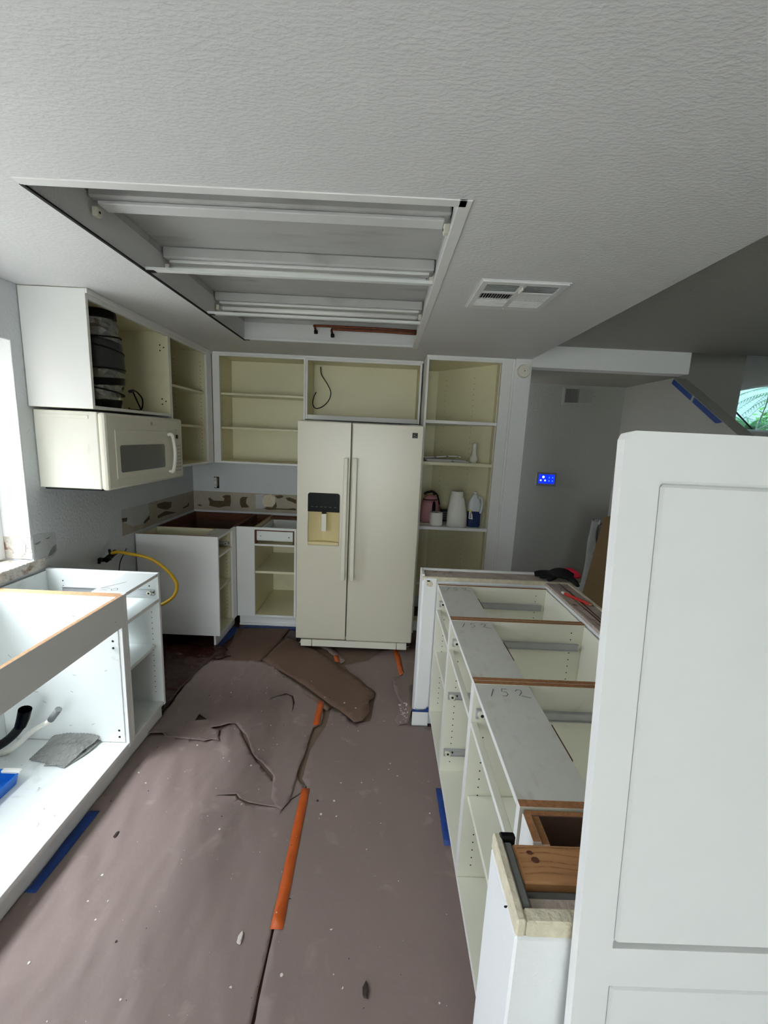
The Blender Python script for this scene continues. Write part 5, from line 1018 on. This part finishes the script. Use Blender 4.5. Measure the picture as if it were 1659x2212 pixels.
def sheet(name, poly, m, base, label, cat, step=0.03, curl=0.0, flat=1.0, group=None, holes_=(), amp=0.0025, seed=1, thick=0.0009, clip=None, warp=None):
    poly = rough_edge(poly, amp, 0.03, seed) if amp else list(poly)
    poly = [(max(x_, -1.208), y_) if y_ < 2.2 else (x_, y_) for x_, y_ in poly]   # stop at the toe kicks
    LAYERS.append((poly, base, flat))
    pts = list(poly); n0 = len(pts); edges = [(i, (i + 1) % n0) for i in range(n0)]
    for h_ in holes_:
        k0 = len(pts); pts += h_; edges += [(k0 + i, k0 + (i + 1) % len(h_)) for i in range(len(h_))]
    xs = [p_[0] for p_ in poly]; ys = [p_[1] for p_ in poly]; r_ = random.Random(seed); y = min(ys) + step / 2
    while y < max(ys):
        x = min(xs) + step / 2
        while x < max(xs):
            q = (x + r_.uniform(-0.3, 0.3) * step, y + r_.uniform(-0.3, 0.3) * step)
            if inside(q, poly) and not any(inside(q, h_) for h_ in holes_) and min(seg_dist(q, poly[i], poly[i - 1]) for i in range(n0)) > step * 0.35: pts.append(q)
            x += step
        y += step
    v2, e2, f2, *_ = delaunay_2d_cdt([Vector(p_) for p_ in pts], edges, [], 0, 1e-5)
    b = MB(); vs3 = []
    for v in v2:
        p_ = (v.x, v.y); d_ = min(seg_dist(p_, poly[i], poly[i - 1]) for i in range(n0)); z = base + fh(*p_) * flat
        for h_ in holes_: d_ = min(d_, min(seg_dist(p_, h_[i], h_[i - 1]) for i in range(len(h_))))
        if curl: z += curl * min(1.0, max(0.12, abs(v.x + 0.30) / 0.12)) * max(0, 1 - d_ / 0.035) ** 2 * max(0.0, 0.35 + noise.noise(Vector((v.x * 5, v.y * 5, seed))))
        if warp: z += warp(v.x, v.y)
        vs3.append(b.bm.verts.new((v.x, v.y, z)))
    for f_ in f2:
        c_ = (sum(v2[i].x for i in f_) / len(f_), sum(v2[i].y for i in f_) / len(f_))
        if inside(c_, poly) and not any(inside(c_, h_) for h_ in holes_):
            nf = b.bm.faces.new([vs3[i] for i in f_]); nf.smooth = True; nf.normal_update()
            if nf.normal.z < 0: nf.normal_flip()
    for v in [v for v in b.bm.verts if not v.link_faces]: b.bm.verts.remove(v)
    o = one(name, b, m, label, cat, group)
    so = o.modifiers.new('thickness', 'SOLIDIFY'); so.thickness = thick; so.offset = -1
    return o
UNDER = mat('under_paper', (112, 92, 78), 0.7, 0.06, 3, 0.2, 45, 0.003)
sheet('floor_paper', [(-1.06, 1.2), (0.30, 1.2), (0.30, 2.0), (0.24, 2.1), (0.24, 3.0), (0.26, 3.18), (-1.06, 3.22), (-1.10, 2.2)], UNDER, 0.0004, 'dark brown under layer of floor paper seen through the tears', 'floor paper', 0.06, 0, 0.25, 'floor paper sheets')
SHL = FP['L'] + [(-0.302, 1.6), (-0.304, 1.15), (-0.303, 0.9), (-0.304, -0.28), (-1.235, -0.28), (-1.228, 1.15), (-1.215, 1.6)]
sheet('floor_paper', SHL, PAPER, 0.0022, 'creased brown floor paper beside the sink cabinets lit by the window', 'floor paper', 0.018, 0.006, 1.0, 'floor paper sheets', [slit(FP['sL'], 0.005), slit(FP['sL2'], 0.004)], 0.0015, 2)
SHR = FP['R'][:-2] + [(0.236, 2.3), (0.234, 2.2), (0.384, 2.2), (0.384, 1.3), (0.384, 0.80), (0.238, 0.73), (0.235, -0.28), (-0.296, -0.28), (-0.293, 0.9), (-0.296, 1.15)] + FP['Rleft']
sheet('floor_paper', SHR, PAPER, 0.0020, 'brown floor paper running along the island cabinets', 'floor paper', 0.03, 0.004, 0.8, 'floor paper sheets', (), 0.0015, 3)
sheet('floor_paper', FP['M'], PAPER, 0.0085, 'torn sheet of brown floor paper lying over the creased one', 'floor paper', 0.02, 0.014, 1.0, 'floor paper sheets', [FP['Mhole'], slit(FP['sM'], 0.005)], 0.003, 4)
sheet('cardboard_sheet', FP['B1'], CARD, 0.0050, 'brown cardboard sheet at the toe kick left of the refrigerator', 'cardboard', 0.05, 0.004, 0.6, 'loose cardboard', (), 0.002, 5, 0.002)
sheet('cardboard_sheet', FP['B2'], CARD, 0.0150, 'long brown cardboard strip lying diagonally in front of the refrigerator', 'cardboard', 0.04, 0.004, 0.7, 'loose cardboard', (), 0.002, 6, 0.0025, warp=lambda x, y: 0.010 * max(0, 1 - abs((x + 0.12) + (y - 2.62) * 0.4) / 0.05))
sheet('cardboard_sheet', FP['B2s'], CARD, 0.0112, 'narrow cardboard edge showing under the diagonal strip', 'cardboard', 0.05, 0, 0.7, 'loose cardboard', (), 0.002, 7, 0.002)
sheet('paper_flap', [(x, min(y, 3.12)) for x, y in FP['F']], PAPER, 0.0055, 'curled paper flap with plaster dust at the foot of the half wall', 'floor paper', 0.03, 0.010, 1.0, 'floor paper sheets', (), 0.004, 8)
sheet('paper_scrap', FP['Pc'][:3] + [(-0.205, 2.885), (-0.240, 2.845), (-0.362, 3.020), (-0.520, 3.125)], PAPER, 0.0060, 'crumpled torn paper scrap at the refrigerator grille', 'floor paper', 0.03, 0.015, 1.0, 'floor paper sheets', (), 0.004, 9)
sheet('plastic_film', [(x, min(y, 3.02)) for x, y in FP['plas'] if y > 2.2], PLASTIC, 0.003, 'crumpled dark brown plastic film in the stove gap', 'plastic sheet', 0.03, 0.015, 1.0, None, (), 0.006, 10, 0.0008, warp=lambda x, y: 0.018 * abs(noise.noise(Vector((x * 7, y * 7, 2)))))
def tape(poly, m, base, label, grp, seed, flat=1.0): return sheet('tape_strip', poly, m, base, label, 'tape', 0.03, 0, flat, grp, (), 0.0008, seed, 0.0002)
tape(FP['tape1'], ORANGE, 0.0036, 'long orange tape strip over the floor paper seam', 'orange floor tape', 11)
tape(FP['tape2'], ORANGE, 0.0125, 'short orange tape strip on the torn paper edge', 'orange floor tape', 12)
tape(FP['tape3'], ORANGE, 0.0090, 'orange tape strip beside the half wall flap', 'orange floor tape', 13)
tape(FP['tape4'], ORANGE, 0.0095, 'orange tape scrap at the refrigerator grille', 'orange floor tape', 14)
BT = [('left', [(-1.208, 1.235), (-1.165, 1.235), (-1.16, 1.57), (-1.208, 1.57)], 'blue tape strip at the foot of the sink base cabinet'), ('right', [(0.325, 1.47), (0.386, 1.47), (0.386, 1.76), (0.325, 1.76)], 'blue tape strip at the foot of the island cabinets'),
      ('back', [(-1.12, 3.37), (-0.70, 3.37), (-0.67, 3.33), (-0.64, 3.19), (-0.62, 3.19), (-0.69, 3.42), (-1.12, 3.42)], 'blue tape along the toe kick left of the refrigerator'), ('corner', [(-1.226, 3.03), (-1.19, 3.06), (-1.13, 3.38), (-1.226, 3.38)], 'blue tape along the corner cabinet toe kick')]
for q, (k_, pl_, lab) in enumerate(BT): tape(pl_, BLUE, 0.0062 if k_ in ('left', 'right') else 0.0020, lab, 'blue masking tape', 20 + q, 0.6)
rnd = random.Random(11)
def crumbs(name, m, n, box, smin, smax, label, cat, seed):
    r_ = random.Random(seed); b = MB()
    for _ in range(n):
        x, y = r_.uniform(box[0], box[1]), r_.uniform(box[2], box[3]); s_ = smin + (smax - smin) * r_.random() ** 3; a = r_.uniform(0, 6.28); el = r_.uniform(0.3, 1)
        z = top_z(x, y) + 0.0003
        b.prism([(x + s_ * math.cos(a + t_) * (1 if i % 2 else el), y + s_ * math.sin(a + t_) * (1 if i % 2 else el), z) for i, t_ in enumerate((0, 1.3, 2.4, 3.6, 5.0))], (0, 0, s_ * 0.35))
    return one(name, b, m, label, cat, None, 'stuff')
crumbs('plaster_crumbs', FLAKE, 190, (-1.15, 0.30, 0.7, 2.7), 0.0012, 0.006, 'pale plaster crumbs scattered over the floor paper', 'debris', 1)
crumbs('dirt_crumbs', DARKBIT, 70, (-1.15, 0.30, 0.7, 2.6), 0.0012, 0.006, 'dark dirt crumbs scattered over the floor paper', 'debris', 2)
crumbs('dust_smear', FLAKE, 60, (0.17, 0.22, 2.22, 2.42), 0.002, 0.008, 'plaster dust on the curled paper flap', 'debris', 3)
for x, y, s_, m_, lab in ((0.02, 1.0, 0.014, DARKBIT, 'dark brown scrap on the floor paper near the seam'), (-0.40, 1.12, 0.012, FLAKE, 'pale plaster lump beside the end of the orange tape'), (-1.02, 1.46, 0.010, DARKBIT, 'small dark lump beside the blue tape')):
    b = MB(); bmesh.ops.create_icosphere(b.bm, subdivisions=2, radius=s_)
    for v in b.bm.verts: v.co = Vector((x, y, top_z(x, y) + s_ * 0.30)) + Vector((v.co.x * 0.7, v.co.y * 1.4, v.co.z * 0.35)) * (1 + 0.5 * noise.noise(v.co * 120))
    one('floor_scrap', b, m_, lab, 'debris')
# ================================================================== hall clutter
bd_ = thing('fibreboard_sheet', (1.85, 3.35, 0), 'tan fibreboard sheet leaning against bags in the hall', 'board')
MB().prism([(1.64, 3.32, 0.0), (2.05, 3.02, 0.0), (2.16, 3.34, 1.16), (1.905, 3.52, 1.08)], (0.006, 0.008, 0)).build('board', BOARD, bd_)
tb = thing('tote_bag', (2.08, 3.85, 0), 'pale canvas tote bag with loop handles heaped behind the fibreboard', 'bag')
b = MB(); seg = 26; rings = []
for i in range(13):
    z = 0.0 + 0.98 * i / 12; r_ = 0.17 * (1 - 0.25 * (i / 12) ** 2)
    rings.append([b.bm.verts.new((2.13 + r_ * (1 + 0.25 * noise.noise(Vector((math.cos(a) * 1.5, math.sin(a) * 1.5, z * 3)))) * math.cos(a), 3.86 + r_ * 0.9 * math.sin(a), z + 0.03 * noise.noise(Vector((math.cos(a) * 2, math.sin(a) * 2, 5))) * (i / 12))) for a in (2 * math.pi * q / seg for q in range(seg))])
for A, B in zip(rings, rings[1:]):
    for q in range(seg): f = b.bm.faces.new([A[q], A[(q + 1) % seg], B[(q + 1) % seg], B[q]]); f.smooth = True
b.bm.faces.new(rings[0][::-1]); b.bm.faces.new(rings[-1]); b.build('bag_body', GREYCL, tb)
b = MB(); rows = []
for i in range(11):
    u = i / 10; rows.append([b.bm.verts.new((1.965 + 0.30 * u, 3.68 + 0.03 * math.sin(6 * u) + 0.03 * v, 1.02 - 0.05 * u - 0.20 * v * (1 - 0.5 * u) + 0.02 * noise.noise(Vector((u * 4, v * 3, 1))))) for v in (0, 0.25, 0.5, 0.75, 1)])
for A, B in zip(rows, rows[1:]):
    for q in range(4): f = b.bm.faces.new([A[q], A[q + 1], B[q + 1], B[q]]); f.smooth = True
o = b.build('draped_cloth', CANVAS, tb); o.modifiers.new('t', 'SOLIDIFY').thickness = 0.01
MB().tube(smooth_path([(2.02, 3.70, 1.0), (1.965, 3.70, 0.97), (1.955, 3.70, 0.88), (1.97, 3.70, 0.78), (1.95, 3.70, 0.70)], 6), 0.012, 8).build('loop_handle', GREYCL, tb)
rd = MB().tube(smooth_path([(2.07, 3.72, 1.02), (2.14, 3.72, 1.04), (2.24, 3.72, 1.02)], 6), 0.022, 10)
rd.build('red_trim', RED, tb)
# ================================================================== planting outside the arched window
def palm(x, y, z0, h, n, L_, label, seed):
    r_ = random.Random(seed); t = thing('palm_tree', (x, y, -0.1), label, 'palm', 'palms outside the arched window')
    MB().tube([(x, y, -0.1), (x + 0.05, y, h * 0.6), (x, y, h)], [0.16, 0.12, 0.10], 10).build('trunk', BARK, t)
    for k in range(n):
        a = 2 * math.pi * k / n + r_.uniform(-0.2, 0.2); el = r_.uniform(0.2, 1.1); b = MB(); prev = None; d_ = Vector((math.cos(a), math.sin(a), 0)); side = Vector((-d_.y, d_.x, 0)); path = []
        for i in range(15):
            u = i / 14; path.append(Vector((x, y, h)) + d_ * L_ * u * math.cos(el * (1 - u)) + Vector((0, 0, L_ * (math.sin(el) * u - 0.85 * u * u))))
        b.tube(path, [0.012 * (1 - 0.8 * i / 14) for i in range(15)], 4)
        for i in range(1, 14):
            for s_ in (-1, 1):
                for jj in (0, 0.5):
                    p_ = path[i].lerp(path[i + 1], jj); l_ = 0.42 * math.sin(math.pi * (0.12 + 0.8 * i / 14)); tip = p_ + side * s_ * l_ * 0.8 + d_ * l_ * 0.45 + Vector((0, 0, -0.25 * l_))
                    q = d_ * 0.012; b.bm.faces.new([b.bm.verts.new(p_ - q), b.bm.verts.new(p_ + q), b.bm.verts.new(tip)])
        b.build('frond', LEAF, t)
palm(6.45, 7.6, 0, 2.12, 20, 1.2, 'low feathery palm close to the arched window', 1)
palm(11.4, 12.0, 0, 3.3, 18, 1.9, 'taller palm standing behind the low palm', 2)
def shrub(x, y, h, r, label, seed, m):
    r_ = random.Random(seed); t = thing('shrub', (x, y, -0.1), label, 'shrub')
    MB().tube([(x, y, -0.1), (x, y, h * 0.7)], [0.06, 0.03], 8).build('stem', BARK, t); b = MB()
    for _ in range(1500):
        d_ = Vector((r_.gauss(0, 1), r_.gauss(0, 1), r_.gauss(0, 1))).normalized() * r_.uniform(0.5, 1) ** 0.5
        p_ = Vector((x + d_.x * r, y + d_.y * r, h * 0.55 + d_.z * h * 0.5)); e1 = Vector((r_.gauss(0, 1), r_.gauss(0, 1), r_.gauss(0, 1))).normalized() * 0.08; e2 = e1.orthogonal().normalized() * 0.03
        b.bm.faces.new([b.bm.verts.new(p_ - e1), b.bm.verts.new(p_ + e2), b.bm.verts.new(p_ + e1), b.bm.verts.new(p_ - e2)])
    stuff(b.build('foliage', m, t))
shrub(8.55, 9.3, 2.95, 0.55, 'bright green leafy shrub beside the low palm', 5, LEAF2)
shrub(12.0, 9.0, 2.6, 1.0, 'dense shrub growing behind the palms', 6, LEAF2)
shrub(6.2, 11.4, 2.2, 1.3, 'wide dark shrub growing behind the low palm', 7, LEAF)
